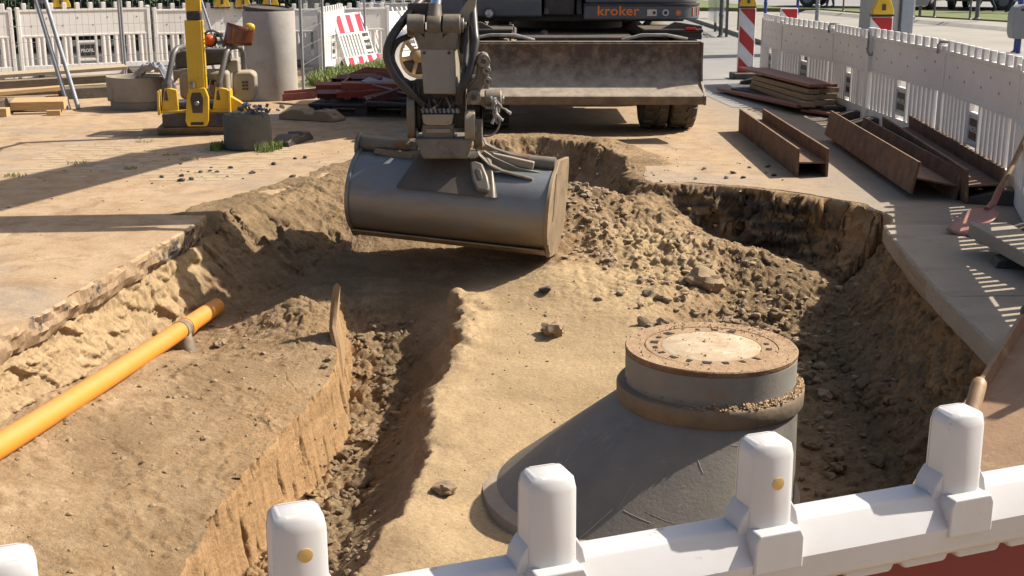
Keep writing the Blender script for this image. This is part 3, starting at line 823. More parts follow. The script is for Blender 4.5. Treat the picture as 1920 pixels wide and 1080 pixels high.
# ------------------------------------------------------------------ yellow drain pipe
def drain_pipe():
    a, b = Vector((-2.42, 3.6, -.20)), Vector((-2.03, 8.3, -.535))
    d = (b - a)
    pts = [a + d * t + Vector((0, 0, -.02 * math.sin(t * 3.14))) for t in np.linspace(0, 1, 24)]
    M_PIPE = mat("orange_yellow_plastic", (0.66, 0.245, 0.018), .48, col2=(0.58, 0.215, 0.02), scale=3, amt=.4, dust=.38, dustcol=(0.46, 0.30, 0.155), spec=.5)
    e = empty("drain_pipe", tuple(a), 0, "orange yellow plastic drain pipe lying along the left pit wall", "pipe")
    T = Matrix.Translation(-a)
    MB(T).tube(pts, .057, 40).build("pipe", M_PIPE, e, smooth=50)
    t0 = a + d * .845
    q = d.normalized()
    MB(T).tube([t0 - q * .012 + Vector((0, 0, -.012)), t0 + q * .075 + Vector((0, 0, -.012))], .0625, 40).build("clamp_band", M_BLACKRUB2, e, smooth=50)
    MB(T).tube([t0 + q * .09 + Vector((0, 0, -.011)), t0 + q * .16 + Vector((0, 0, -.011))], .063, 40).build("socket", M_PIPE, e, smooth=50)
    MB(T).tube([t0 + q * .03 + Vector((.01, 0, -.02)), t0 + Vector((.03, 0, -.09)), t0 + Vector((.05, -.02, -.22))], [.046, .05, .062], 24).build("branch", M_BLACKRUB2, e, smooth=50)
    return e
M_BLACKRUB2 = mat("muddy_grey_rubber", (0.07, 0.068, 0.064), .7, col2=(0.21, 0.165, 0.11), scale=9, amt=.6, dust=.4)
drain_pipe()
# ------------------------------------------------------------------ wheeled excavator
M_BODYBLUE = mat("dark_blue_grey_paint", (0.075, 0.085, 0.105), .42, col2=(0.11, 0.115, 0.12), scale=3, amt=.4, dust=.4, dustcol=(0.26, 0.20, 0.14))
M_CHASSIS = mat("dirty_black_steel", (0.022, 0.022, 0.024), .6, col2=(0.06, 0.05, 0.042), scale=6, amt=.5, dust=.4, dustcol=(0.22, 0.16, 0.10))
M_ARM = mat("worn_grey_brown_steel", (0.115, 0.103, 0.083), .55, metal=.25, col2=(0.185, 0.163, 0.125), scale=7, amt=.5, spots=(0.045, 0.037, 0.03), spot_scale=9, spot_lo=.56, spot_hi=.70, dust=.45, dustcol=(0.30, 0.23, 0.15), bump=.001, bscale=60)
M_ARMLIGHT = mat("worn_beige_steel", (0.30, 0.262, 0.195), .55, metal=.1, col2=(0.24, 0.205, 0.15), scale=5, amt=.4, spots=(0.09, 0.07, 0.05), spot_scale=12, spot_lo=.62, spot_hi=.72, dust=.25)
M_PIN = mat("scuffed_pin_steel", (0.28, 0.27, 0.25), .42, metal=.6, col2=(0.14, 0.12, 0.10), scale=12, amt=.5, dust=.2)
M_CHROME = mat("chrome_rod", (0.62, 0.63, 0.65), .16, metal=1.0, scale=20)
M_BUCKET = mat("scoured_bucket_steel", (0.19, 0.205, 0.215), .42, metal=.35, col2=(0.25, 0.245, 0.225), scale=3, amt=.5, spots=(0.23, 0.145, 0.075), spot_scale=5, spot_lo=.52, spot_hi=.72, bump=.0012, bscale=40, stretch=(.5, 1, 1.6))
M_BUCKETEDGE = mat("muddy_worn_edge", (0.20, 0.148, 0.09), .6, metal=.25, col2=(0.30, 0.215, 0.13), scale=6, amt=.6, spots=(0.12, 0.10, 0.08), dust=.4)
M_BLADE = mat("rusty_dozer_blade", (0.105, 0.064, 0.048), .62, metal=.15, col2=(0.062, 0.047, 0.041), scale=2.6, amt=.55, spots=(0.20, 0.165, 0.13), spot_scale=5, spot_lo=.60, spot_hi=.74, dust=.95, dustcol=(0.42, 0.345, 0.25), bump=.0015, bscale=35, stretch=(1, 1, .45))
M_BLADEEDGE = mat("muddy_blade_edge", (0.18, 0.118, 0.058), .75, col2=(0.115, 0.078, 0.045), scale=6, amt=.6, dust=.5)
M_HOSE = mat("hydraulic_hose", (0.013, 0.013, 0.014), .45, col2=(0.03, 0.028, 0.026), scale=9, amt=.4, dust=.25, dustcol=(0.2, 0.15, 0.1))
M_TYRE = mat("dusty_tyre", (0.045, 0.040, 0.035), .85, col2=(0.10, 0.085, 0.066), scale=7, amt=.5, dust=.7, dustcol=(0.25, 0.19, 0.125))
M_ORANGE = mat("orange_lettering", (0.95, 0.24, 0.035), .45)
M_RED = mat("red_reflector", (0.55, 0.02, 0.015), .3)
M_GLASSD = mat("dark_glass", (0.02, 0.022, 0.025), .08)
M_RAG = mat("grey_rag", (0.34, 0.33, 0.32), .9, col2=(0.20, 0.19, 0.18), scale=12, amt=.5)
M_LAMPGL = mat("lamp_glass", (0.45, 0.45, 0.45), .12, metal=.5)

EX = empty("wheeled_excavator", (.68, 15.2, 0), 0, "dark blue wheeled excavator with dozer blade and wide grading bucket lowered into the pit", "excavator")
TX = Matrix.Translation((-.68, -15.2, 0))
def X(M=None): return MB(TX @ (M or Matrix()))

def excavator():
    # --- dozer blade
    prof = [(12.93, .955), (12.955, .86), (12.955, .72), (12.92, .61), (12.84, .545), (12.62, .475), (12.60, .455), (12.60, .45), (12.74, .45), (12.95, .52), (13.02, .64), (13.04, .80), (12.99, .955)]
    x0, x1 = -.62, 1.925
    bl = X().prism(prof, x0, x1, 'x').build("dozer_blade", M_BLADE, EX, smooth=40)
    X().box(((x0 + x1) / 2, 12.62, .413), (x1 - x0 + .012, .045, .078)).build("cutting_edge", M_BLADEEDGE, bl, bevel=.004)
    for xx in (x0 - .012, x1 + .004):
        X().prism([(12.585, .37), (12.585, .46), (12.86, .58), (12.90, .72), (12.90, .97), (13.06, .97), (13.06, .44), (12.7, .37)], xx - .012, xx + .012, 'x').build("end_plate", M_BLADE, bl, bevel=.003)
    X().box((.68, 12.99, .966), (2.5, .07, .022)).build("top_flange", M_BLADE, bl, bevel=.004)
    for xx in (.15, 1.21):
        X().prism([(13.0, .5), (13.0, .8), (13.9, .95), (13.9, .72)], xx - .07, xx + .07, 'x').build("push_arm", M_CHASSIS, EX, bevel=.01)
        X().cyl((xx + .2, 13.02, .78), (xx + .2, 13.9, 1.0), .045).build("blade_ram", M_PIN, EX)
    # --- chassis
    X().prism([(.18, .62), (1.18, .62), (1.30, .78), (1.30, 1.0), (.06, 1.0), (.06, .78)], 13.35, 17.6, 'y').build("chassis_frame", M_CHASSIS, EX, bevel=.02)
    X().box((.68, 13.28, .84), (1.9, .14, .20)).build("front_crossbeam", M_CHASSIS, EX, bevel=.015)
    for sx, w in ((-1, .5), (1, .5)):
        X().box((.68 + sx * .98, 15.1, .80), (.58, 1.5, .34)).build("toolbox_step", M_CHASSIS, EX, bevel=.02)
        X().box((.68 + sx * .98, 13.62, 1.075), (.62, .95, .03)).build("mudguard", M_CHASSIS, EX, bevel=.01)
        X().prism([(.68 + sx * .70, 1.02), (.68 + sx * 1.28, .98), (.68 + sx * 1.28, 1.12), (.68 + sx * 1.0, 1.16), (.68 + sx * .8, 1.06)], 13.18, 13.24, 'y').build("guard_bracket", M_CHASSIS, EX, bevel=.006)
        X().box((.68 + sx * 1.16, 13.16, 1.085), (.11, .03, .04)).build("red_marker", M_RED, EX, bevel=.004)
        X().tube([(.68 + sx * .45, 13.1, .98), (.68 + sx * .65, 13.05, 1.035), (.68 + sx * .9, 13.06, 1.035), (.68 + sx * 1.12, 13.1, .99)], .016, 8).build("chassis_hose", M_RAG, EX)
        X().tube([(.68 + sx * .5, 13.15, .985), (.68 + sx * .75, 13.1, 1.015), (.68 + sx * 1.0, 13.1, 1.02), (.68 + sx * 1.2, 13.16, .985)], .014, 8).build("chassis_hose", M_HOSE, EX)
    for yy in (13.72, 16.5):
        X().cyl((-.55, yy, .52), (1.91, yy, .52), .11).build("axle", M_CHASSIS, EX)
        X().sphere((.68, yy, .52), (.26, .25, .22)).build("differential", M_CHASSIS, EX)
        for cx in (-.47, -.17, 1.53, 1.83):
            wh = X(Matrix.Translation((cx, yy, .52)) @ rot(0, 90, 0)).lathe([(.26, -.09), (.285, -.10), (.285, .10), (.26, .09), (.16, .03), (.0, .03)], 28).build("wheel", M_CHASSIS, EX)
            ty = X(Matrix.Translation((cx, yy, .52)) @ rot(0, 90, 0)).lathe([(.285, -.115), (.40, -.143), (.475, -.138), (.498, -.115), (.505, 0), (.498, .115), (.475, .138), (.40, .143), (.285, .115)], 48).build("tyre", M_TYRE, wh, smooth=50)
            if yy < 14:
                lugs = MB()
                for k in range(22):
                    for sd in (-1, 1):
                        a = 2 * math.pi * (k + (.5 if sd > 0 else 0)) / 22
                        Mk = TX @ Matrix.Translation((cx, yy, .52)) @ Matrix.Rotation(a, 4, 'X') @ Matrix.Translation((0, 0, .505))
                        lugs.add([(sd * .012, -.035, -.02), (sd * .128, -.058, -.028), (sd * .134, .022, -.028), (sd * .04, .04, -.02),
                                  (sd * .018, -.03, .016), (sd * .12, -.05, .006), (sd * .126, .016, .006), (sd * .045, .034, .016)],
                                 [(4, 5, 6, 7) if sd > 0 else (7, 6, 5, 4), (0, 1, 5, 4), (1, 2, 6, 5), (2, 3, 7, 6), (3, 0, 4, 7)], Mk)
                tag(lugs.build("tread_lug", M_TYRE, wh, smooth=30), kind="stuff")
    # --- slewing ring and upper structure (turned so that the boom points to the pit)
    U = Matrix.Translation((.68, 15.6, 0)) @ rot(0, 0, 0)
    X(U).lathe([(.62, .98), (.66, 1.0), (.66, 1.09), (.60, 1.12)], 40).build("slewing_ring", M_CHASSIS, EX)
    UB = U
    X(UB).box((0, .25, 1.16), (2.45, 3.3, .08)).build("deck_plate", M_CHASSIS, EX, bevel=.01)
    # right hand tank box with the lettering, rounded outer corner
    pts = []
    xr, yf = 1.40, -1.62
    outline = [(.105, .5), (.105, yf), (xr - .30, yf)] + [(xr - .30 + .30 * math.sin(a), yf + .30 - .30 * math.cos(a)) for a in np.linspace(.2, math.pi / 2, 7)] + [(xr, .5)]
    lo = X(UB).prism(outline, 1.145, 1.30, 'z').build("side_box", M_BODYBLUE, EX, bevel=.02, seg=3)
    o2 = [(a * 1.0, b + .03 if b < -1 else b) for a, b in outline]
    X(UB).prism([(max(.12, a * .985), b * .985) for a, b in o2], 1.312, 2.05, 'z').build("tank_housing", M_BODYBLUE, EX, bevel=.03)
    X(UB).prism([(max(.1, a * 1.004), b * 1.004) for a, b in outline], 1.297, 1.317, 'z').build("trim_strip", M_CHASSIS, EX)
    text_obj("company_lettering", "kroker", .145, TX @ UB @ Matrix.Translation((.475, yf - .002, 1.238)) @ rot(90), M_ORANGE, lo, bold=.0022, space=1.02, xscale=1.12)
    X(UB).box((.845, yf - .002, 1.222), (.105, .006, .072)).build("type_plate", M_LAMPGL, lo, bevel=.002)
    X(UB).box((.87, yf - .006, 1.222), (.03, .004, .03)).build("plate_print", M_BLACK, lo)
    for xx, mm in ((.995, M_LETTERW), (1.135, M_COPPER)):
        Mk = UB @ Matrix.Translation((xx, yf - .001, 1.222)) @ rot(90)
        X(Mk).lathe([(.036, 0), (.036, .004), (.0, .004)], 24).build("round_badge", mm, lo)
        X(Mk).lathe([(.02, .003), (.02, .006), (.0, .006)], 20).build("badge_centre", M_CHASSIS if mm is M_LETTERW else M_ORANGE, lo)
    for a in (.75, 1.05, 1.3):
        Mk = UB @ Matrix.Translation((xr - .30 + .302 * math.sin(a), yf + .30 - .302 * math.cos(a), 1.235)) @ Matrix.Rotation(a - 0, 4, 'Z')
        X(Mk).box((0, 0, 0), (.018, .008, .085)).build("marker_light", M_ORANGE2, lo, bevel=.002)
    # cab side and centre of the front
    X(UB).box((-.78, -.62, 1.27), (.85, 1.9, .20)).build("cab_floor", M_BODYBLUE, EX, bevel=.03)
    X(UB).box((-.78, -.62, 2.05), (.84, 1.7, 1.36)).build("cab", M_BODYBLUE, EX, bevel=.08, seg=3)
    X(UB).box((-.78, -1.478, 2.10), (.70, .02, 1.10)).build("windscreen", M_GLASSD, EX)
    X(UB).box((.0, .9, 1.75), (2.5, 1.7, 1.0)).build("engine_hood", M_BODYBLUE, EX, bevel=.1, seg=3)
    X(UB).box((-.16, -1.2, 1.33), (.34, .6, .30)).build("boom_foot_housing", M_CHASSIS, EX, bevel=.03)
    for xx in (-.30, .06):
        X(UB).prism([(-1.55, 1.2), (-.3, 1.2), (-.5, 2.0), (-.85, 2.05)], xx - .03, xx + .03, 'x').build("boom_bracket", M_CHASSIS, EX, bevel=.01)
    Mk = UB @ Matrix.Translation((-.93, -1.585, 1.215)) @ rot(90)
    hl = X(Mk).lathe([(.05, 0), (.062, .03), (.055, .05), (.0, .055)], 24).build("headlight", M_CHASSIS, EX)
    X(Mk).lathe([(.046, .05), (.04, .058), (.0, .062)], 24).build("lens", M_LAMPGL, hl)
    # --- boom (above the frame, its shadow falls across the paving)
    def boxbeam(name, A, B_, w, h0, h1, m=M_BODYBLUE, mid=None):
        A, B_ = Vector(A), Vector(B_)
        d = (B_ - A).normalized(); s = Vector((0, 0, 1)).cross(d)
        if s.length < .2: s = Vector((1, 0, 0)) - d * d.x
        s.normalize(); n = d.cross(s).normalized()
        vs, fs = [], []
        st = [(0, h0), (1, h1)] if mid is None else [(0, h0), (mid[0], mid[1]), (1, h1)]
        for t, hh in st:
            p = A + (B_ - A) * t
            for a, b in ((-1, -1), (1, -1), (1, 1), (-1, 1)):
                vs.append(p + s * a * w / 2 + n * b * hh / 2)
        k = len(st)
        for i in range(k - 1):
            for j in range(4):
                l = (j + 1) % 4
                fs.append((i * 4 + j, i * 4 + l, (i + 1) * 4 + l, (i + 1) * 4 + j))
        fs += [(3, 2, 1, 0), tuple((k - 1) * 4 + j for j in range(4))]
        return X().add(vs, fs).build(name, m, EX, bevel=.015)
    boxbeam("boom_base", (.56, 14.75, 1.85), (.20, 13.0, 3.35), .40, .38, .52)
    boxbeam("boom_front", (.20, 13.05, 3.35), (-.36, 10.05, 3.75), .38, .52, .40)
    boxbeam("stick", (-.375, 9.82, 4.05), (-.455, 9.12, .92), .30, .34, .26, mid=(.18, .50))
    X().cyl((.44, 14.2, 1.7), (.10, 12.6, 3.0), .085).build("boom_ram", M_CHASSIS, EX)
    X().cyl((.05, 12.6, 3.75), (-.30, 10.6, 4.25), .075).build("stick_ram", M_CHASSIS, EX)
    X().cyl((-.40, 9.62, 4.1), (-.50, 9.02, 1.95), .068).build("bucket_ram", M_ARM, EX)
    X().cyl((-.50, 9.04, 2.0), (-.522, 8.80, 1.45), .038).build("bucket_ram_rod", M_CHROME, EX)
    # --- linkage and quick coupler: bx measured around the coupler centre
    c = Vector((-.515, 8.75, 0))
    X().cyl((-.716, 8.76, 1.335), (-.595, 8.76, 1.335), .076, 28).build("pin_boss", M_ARM, EX, bevel=.006)
    X().cyl((-.472, 8.76, 1.335), (-.352, 8.76, 1.335), .076, 28).build("pin_boss", M_ARM, EX, bevel=.006)
    X().lathe([(.068, -.05), (.074, -.03), (.074, .03), (.068, .05)], 28, Matrix.Translation((-.533, 8.755, 1.335)) @ rot(0, 90)).build("rod_eye", M_ARM, EX, bevel=.004)
    X().tube([(-.533, 8.765, 1.36), (-.529, 8.79, 1.44), (-.527, 8.80, 1.47)], [.062, .046, .044], 20).build("rod_neck", M_ARM, EX)
    X().cyl((-.352, 8.76, 1.335), (-.328, 8.76, 1.335), .052, 20).build("pin_head", M_PIN, EX, bevel=.006)
    X().cyl((-.332, 8.76, 1.335), (-.312, 8.76, 1.335), .026, 6).build("pin_bolt", M_PIN, EX, bevel=.003)
    # link: dark yoke below the bosses, then the beige cover plate
    X().prism([(-.705, 1.36), (-.60, 1.26), (-.60, 1.30), (-.47, 1.30), (-.47, 1.26), (-.36, 1.36), (-.375, 1.17), (-.63, 1.17)], 8.70, 8.83, 'y').build("link_yoke", M_ARM, EX, bevel=.012)
    X().add([(-.628, 8.70, 1.178), (-.402, 8.70, 1.178), (-.376, 8.60, .885), (-.602, 8.60, .885),
             (-.628, 8.83, 1.178), (-.352, 8.86, 1.178), (-.330, 8.78, .835), (-.602, 8.78, .885)],
            [(0, 3, 2, 1), (4, 5, 6, 7), (0, 1, 5, 4), (1, 2, 6, 5), (2, 3, 7, 6), (3, 0, 4, 7)]).build("link_cover", M_ARMLIGHT, EX, bevel=.008)
    for xx in (-.60, -.43):
        X().cyl((xx, 8.70, 1.155), (xx, 8.685, 1.153), .011, 6).build("cover_bolt", M_CHASSIS, EX)
    # dark cavity with hoses and fittings, bracket below
    X().box((-.50, 8.80, .80), (.36, .16, .34)).build("coupler_core", M_CHASSIS, EX, bevel=.02)
    rr = random.Random(5)
    for i in range(9):
        xx = -.63 + .03 * i
        X().tube([(xx, 8.70, .86 - rr.uniform(0, .04)), (xx + rr.uniform(-.03, .03), 8.665, .80), (xx + rr.uniform(-.05, .05), 8.69, .745)], .011, 8).build("coupler_hose", M_HOSE if i % 3 else M_PIN, EX)
        X().cyl((xx + .01, 8.675, .775), (xx + .02, 8.665, .745), .014, 6).build("hose_fitting", M_PIN, EX)
    X().prism([(-.618, .742), (-.40, .742), (-.412, .678), (-.44, .668), (-.58, .668), (-.61, .68)], 8.615, 8.70, 'y').build("hose_bracket", M_ARMLIGHT, EX, bevel=.006)
    X().box((-.51, 8.70, .622), (.22, .12, .10)).build("coupler_neck", M_ARM, EX, bevel=.012)
    X().box((-.51, 8.635, .628), (.17, .006, .026)).build("scraped_mark", M_ARMLIGHT, EX)
    # coupler body: tapered block
    X().add([(-.672, 8.60, .578), (-.268, 8.60, .578), (-.30, 8.58, .44), (-.615, 8.58, .44), (-.672, 8.95, .578), (-.268, 8.95, .578), (-.30, 8.95, .44), (-.615, 8.95, .44)],
            [(0, 3, 2, 1), (4, 5, 6, 7), (0, 1, 5, 4), (1, 2, 6, 5), (2, 3, 7, 6), (3, 0, 4, 7)]).build("coupler_body", M_ARM, EX, bevel=.014)
    # ears
    def ear(xx, z0, z1, r, w, y=8.70, name="coupler_ear", m=M_ARM):
        p = [(y - r, z0 + r)] + [(y - r * math.cos(a), z0 + r - r * math.sin(a)) for a in np.linspace(.3, 2.84, 8)] + [(y + r, z0 + r), (y + r, z1 - r)] + [(y + r * math.cos(a), z1 - r + r * math.sin(a)) for a in np.linspace(.3, 2.84, 8)] + [(y - r, z1 - r)]
        return X().prism(p, xx - w / 2, xx + w / 2, 'x').build(name, m, EX, bevel=.008)
    ear(-.695, .565, .86, .09, .055)
    ear(-.645, .60, .95, .08, .03, 8.78, m=M_CHASSIS)
    ear(-.290, .555, .77, .085, .07, 8.66, m=M_ARMLIGHT)
    X().cyl((-.27, 8.655, .635), (-.243, 8.655, .635), .034, 16).build("pin_head", M_PIN, EX, bevel=.004)
    ear(-.235, .50, .70, .07, .06, 8.70)
    # curved side link on the right
    lk = [(-.205, 1.165), (-.165, 1.15), (-.150, 1.06), (-.165, .965), (-.215, .90), (-.235, .82), (-.285, .80), (-.315, .86), (-.305, .93), (-.255, .985), (-.240, 1.06), (-.245, 1.13)]
    X().prism(lk, 8.64, 8.74, 'y').build("side_link", M_ARM, EX, bevel=.014)
    for (xx, zz, r_) in ((-.195, 1.105, .045), (-.175, 1.04, .03), (-.265, .86, .05), (-.17, .97, .028)):
        X().cyl((xx, 8.645, zz), (xx + .004, 8.615, zz), r_, 18).build("link_pin", M_PIN, EX, bevel=.005)
        X().cyl((xx + .004, 8.617, zz), (xx + .006, 8.598, zz), r_ * .45, 6).build("pin_bolt", M_CHASSIS, EX, bevel=.003)
    X().cyl((-.40, 8.80, .955), (-.16, 8.80, .955), .058, 22).build("cross_pin", M_PIN, EX, bevel=.005)
    X().cyl((-.42, 8.84, 1.10), (-.18, 8.84, 1.10), .05, 22).build("cross_pin", M_ARM, EX, bevel=.005)
    X().box((-.305, 8.86, 1.22), (.11, .1, .34)).build("rear_link", M_CHASSIS, EX, bevel=.02)
    X().prism([(-.36, 1.42), (-.29, 1.52), (-.24, 1.52), (-.27, 1.36), (-.31, 1.30)], 8.80, 8.88, 'y').build("hose_guard", M_ARMLIGHT, EX, bevel=.006)
    X().lathe([(.058, -.06), (.066, -.05), (.066, .05), (.058, .06)], 24, Matrix.Translation((-.130, 8.72, .835)) @ rot(0, 90)).build("tilt_joint", M_ARM, EX, bevel=.006)
    X().cyl((-.09, 8.72, .835), (-.055, 8.72, .835), .03, 6).build("pin_bolt", M_PIN, EX, bevel=.003)
    rag = X()
    rr = random.Random(21)
    for i in range(11):
        a = rr.uniform(0, 6.28)
        p = Vector((-.135 + rr.uniform(-.03, .03), 8.64, .83 + rr.uniform(-.04, .03)))
        q = [p]
        for k in range(6):
            q.append(q[-1] + Vector((rr.uniform(-.02, .028), rr.uniform(-.01, .008), -rr.uniform(.005, .03))))
        rag.tube(q, [.010 * rr.uniform(.5, 1.3) for _ in q], 6)
    rag.build("tied_rag", M_RAG, EX)
    # hoses
    def hose(pts, r, name="hose", m=M_HOSE):
        P = [Vector(p) for p in pts]
        out = []
        for i in range(len(P) - 1):
            p0, p1, p2, p3 = P[max(i - 1, 0)], P[i], P[i + 1], P[min(i + 2, len(P) - 1)]
            for t in np.linspace(0, 1, 8, endpoint=False):
                out.append(.5 * ((2 * p1) + (p2 - p0) * t + (2 * p0 - 5 * p1 + 4 * p2 - p3) * t * t + (3 * p1 - p0 - 3 * p2 + p3) * t ** 3))
        out.append(P[-1])
        return X().tube(out, r, 12).build(name, m, EX, smooth=60)
    hose([(-.63, 9.0, 1.5), (-.74, 8.78, 1.37), (-.825, 8.72, 1.25), (-.855, 8.70, 1.13), (-.80, 8.68, 1.0), (-.71, 8.66, .90), (-.61, 8.68, .80)], .030)
    hose([(-.60, 8.95, 1.38), (-.70, 8.82, 1.27), (-.79, 8.78, 1.22), (-.83, 8.76, 1.12), (-.77, 8.74, .99), (-.68, 8.70, .87)], .022)
    hose([(-.28, 8.95, 1.55), (-.255, 8.72, 1.30), (-.25, 8.66, 1.21), (-.29, 8.60, 1.03), (-.345, 8.58, .92), (-.37, 8.62, .82)], .027)
    hose([(-.32, 8.95, 1.5), (-.315, 8.76, 1.28), (-.315, 8.70, 1.15), (-.33, 8.62, 1.0), (-.37, 8.60, .86)], .020)
    hose([(-.21, 8.7, .80), (-.12, 8.62, .77), (-.085, 8.62, .68), (-.13, 8.66, .60), (-.2, 8.7, .58)], .007, m=M_PIN)
    X().box((-.64, 8.9, 1.42), (.16, .12, .12)).build("valve_block", M_CHASSIS, EX, bevel=.01)
    # --- bucket
    BK = Matrix.Translation((-.405, 8.86, .115)) @ rot(0, 4.0, -11)
    W = .70
    arc = [(.02 + .33 * math.cos(a), -.01 + .29 * math.sin(a)) for a in np.linspace(R(82), R(236), 26)]
    lip = [(-.08, -.322), (.30, -.37)]
    outer = [(.46, .27)] + arc + lip
    inner = [(a + (.02 - a) * .055, b + (.02 - b) * .055) for a, b in outer][::-1]
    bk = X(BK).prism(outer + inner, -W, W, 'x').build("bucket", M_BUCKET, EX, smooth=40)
    X(BK).prism([(-.10, -.318), (.31, -.382), (.31, -.362), (-.09, -.296)], -W + .004, W - .004, 'x').build("cutting_edge", M_BUCKETEDGE, bk, bevel=.004)
    X(BK).prism([(-.190, -.262), (-.196, -.272), (-.12, -.318), (-.112, -.308)], -W - .002, W + .002, 'x').build("wear_strip", M_BUCKETEDGE, bk, bevel=.003)
    side = [(.48, .30), (.05, .34), (.0, .325)] + [(.02 + .345 * math.cos(a), -.01 + .303 * math.sin(a)) for a in np.linspace(R(100), R(236), 20)] + [(-.09, -.335), (.31, -.39), (.50, -.25), (.56, .0), (.52, .24)]
    for s in (-1, 1):
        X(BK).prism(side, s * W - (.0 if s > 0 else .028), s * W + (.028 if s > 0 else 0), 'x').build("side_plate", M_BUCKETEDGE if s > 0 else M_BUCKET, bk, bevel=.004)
    for k in range(8):
        a = R(222 + k * 3.2)
        X(BK).box((W + .030, .02 + .345 * math.cos(a), -.01 + .31 * math.sin(a)), (.012, .018, .02)).build("edge_tooth", M_BUCKETEDGE, bk)
    X(BK).box((W + .030, -.10, .10), (.006, .014, .34)).build("side_rib", M_BUCKET, bk)
    # torsion tube along the top, with end flange
    tb = X(BK @ Matrix.Translation((0, 0, -.06))).cyl((-W - .02, .02, .385), (-.30, .02, .385), .052, 28).build("torsion_tube", M_ARM, bk)
    X(BK @ Matrix.Translation((0, 0, -.06))).cyl((.36, .02, .372), (W + .0, .02, .372), .050, 28).build("torsion_tube", M_ARM, bk)
    X(BK @ Matrix.Translation((0, 0, -.06))).lathe([(.09, -.014), (.094, 0), (.09, .014)], 28, Matrix.Translation((-W - .035, .02, .37)) @ rot(0, 90)).build("end_flange", M_ARM, bk, bevel=.004)
    X(BK @ Matrix.Translation((0, 0, -.06))).cyl((-.46, .02, .386), (-.34, .02, .386), .056, 28).build("rusty_sleeve", M_RUST, bk)
    X(BK @ Matrix.Translation((0, 0, -.06))).cyl((.40, .02, .372), (.52, .02, .372), .0535, 28).build("rusty_sleeve", M_RUST, bk)
    # flat lugs in front of the tube
    X(BK @ Matrix.Translation((0, 0, -.06))).prism([(-.60, .335), (-.60, .368), (-.585, .372), (-.36, .372), (-.20, .41), (-.20, .30), (-.35, .315)], -.075, -.035, 'y').build("rib_plate", M_ARM, bk, bevel=.005)
    X(BK @ Matrix.Translation((0, 0, -.06))).prism([(.20, .44), (.28, .40), (.45, .345), (.62, .325), (.66, .305), (.66, .27), (.45, .285), (.20, .31)], -.10, -.06, 'y').build("rib_plate", M_ARM, bk, bevel=.005)
    # central housing: hump over which the coupler sits
    hv = [(-.36, -.33, .16), (.36, -.33, .16), (.30, -.16, .36), (-.28, -.16, .36), (-.22, -.06, .43), (.22, -.06, .43), (-.30, .14, .40), (.30, .14, .40), (-.36, .0, .15), (.36, .0, .15)]
    X(BK @ Matrix.Translation((0, 0, -.06))).add(hv, [(0, 1, 2, 3), (3, 2, 5, 4), (4, 5, 7, 6), (0, 3, 4, 6, 8), (1, 9, 7, 5, 2)]).build("centre_housing", M_HOUSING, bk, bevel=.03, seg=3)
    # rounded wear pad on the right of the housing
    FM = BK @ Matrix.Translation((.20, -.245, .20)) @ rot(-40)
    pad = [(-.075, .115), (-.035, .135), (.02, .115), (.075, .02), (.11, -.07), (.10, -.105), (.02, -.10), (-.03, -.02)]
    X(FM).prism(pad, -.03, .05, 'y').build("wear_pad", M_HOUSING2, bk, bevel=.018, seg=4)
    X(FM).prism([(-.022, .06), (.0, .07), (.022, .055), (.045, .0), (.04, -.02), (.015, -.018)], -.034, -.02, 'y').build("pad_recess", M_HOUSING, bk, bevel=.006)
    # tilt ram lying on the right, its guard and lugs
    X(BK @ Matrix.Translation((0, 0, -.06))).box((.36, -.03, .425), (.30, .09, .055), rot(0, 7, 0)).build("tilt_ram_guard", M_ARMLIGHT, bk, bevel=.008)
    X(BK @ Matrix.Translation((0, 0, -.06))).cyl((.50, -.01, .375), (.60, -.005, .362), .02).build("tilt_ram_rod", M_CHROME, bk)
    def strap(p, name):
        V = [Vector(q) for q in p]
        m = X(BK @ Matrix.Translation((0, 0, -.06))); vs = []; fs = []
        for q in V: vs += [q + Vector((0, -.025, -.006)), q + Vector((0, .03, -.006)), q + Vector((0, .03, .008)), q + Vector((0, -.025, .008))]
        for i in range(len(V) - 1):
            for j in range(4):
                l = (j + 1) % 4
                fs.append((i * 4 + j, i * 4 + l, i * 4 + 4 + l, i * 4 + 4 + j))
        fs += [(3, 2, 1, 0), tuple(len(vs) - 4 + j for j in range(4))]
        m.add(vs, fs).build(name, M_PIN, bk, bevel=.003)
    strap([(.155, -.13, .455), (.19, -.14, .41), (.26, -.15, .355), (.36, -.16, .318), (.50, -.165, .30), (.58, -.165, .285)], "front_strap")
    strap([(.17, .0, .52), (.20, .0, .47), (.27, -.0, .44), (.38, .0, .415), (.52, .0, .40)], "rear_strap")
    return bk
M_COPPER = mat("copper_badge", (0.40, 0.20, 0.10), .4)
M_ORANGE2 = mat("orange_marker_lens", (0.75, 0.20, 0.04), .25)
M_HOUSING2 = mat("grimy_grey_steel", (0.12, 0.112, 0.095), .5, metal=.3, col2=(0.16, 0.145, 0.115), scale=7, amt=.5, dust=.35, dustcol=(0.24, 0.185, 0.125))
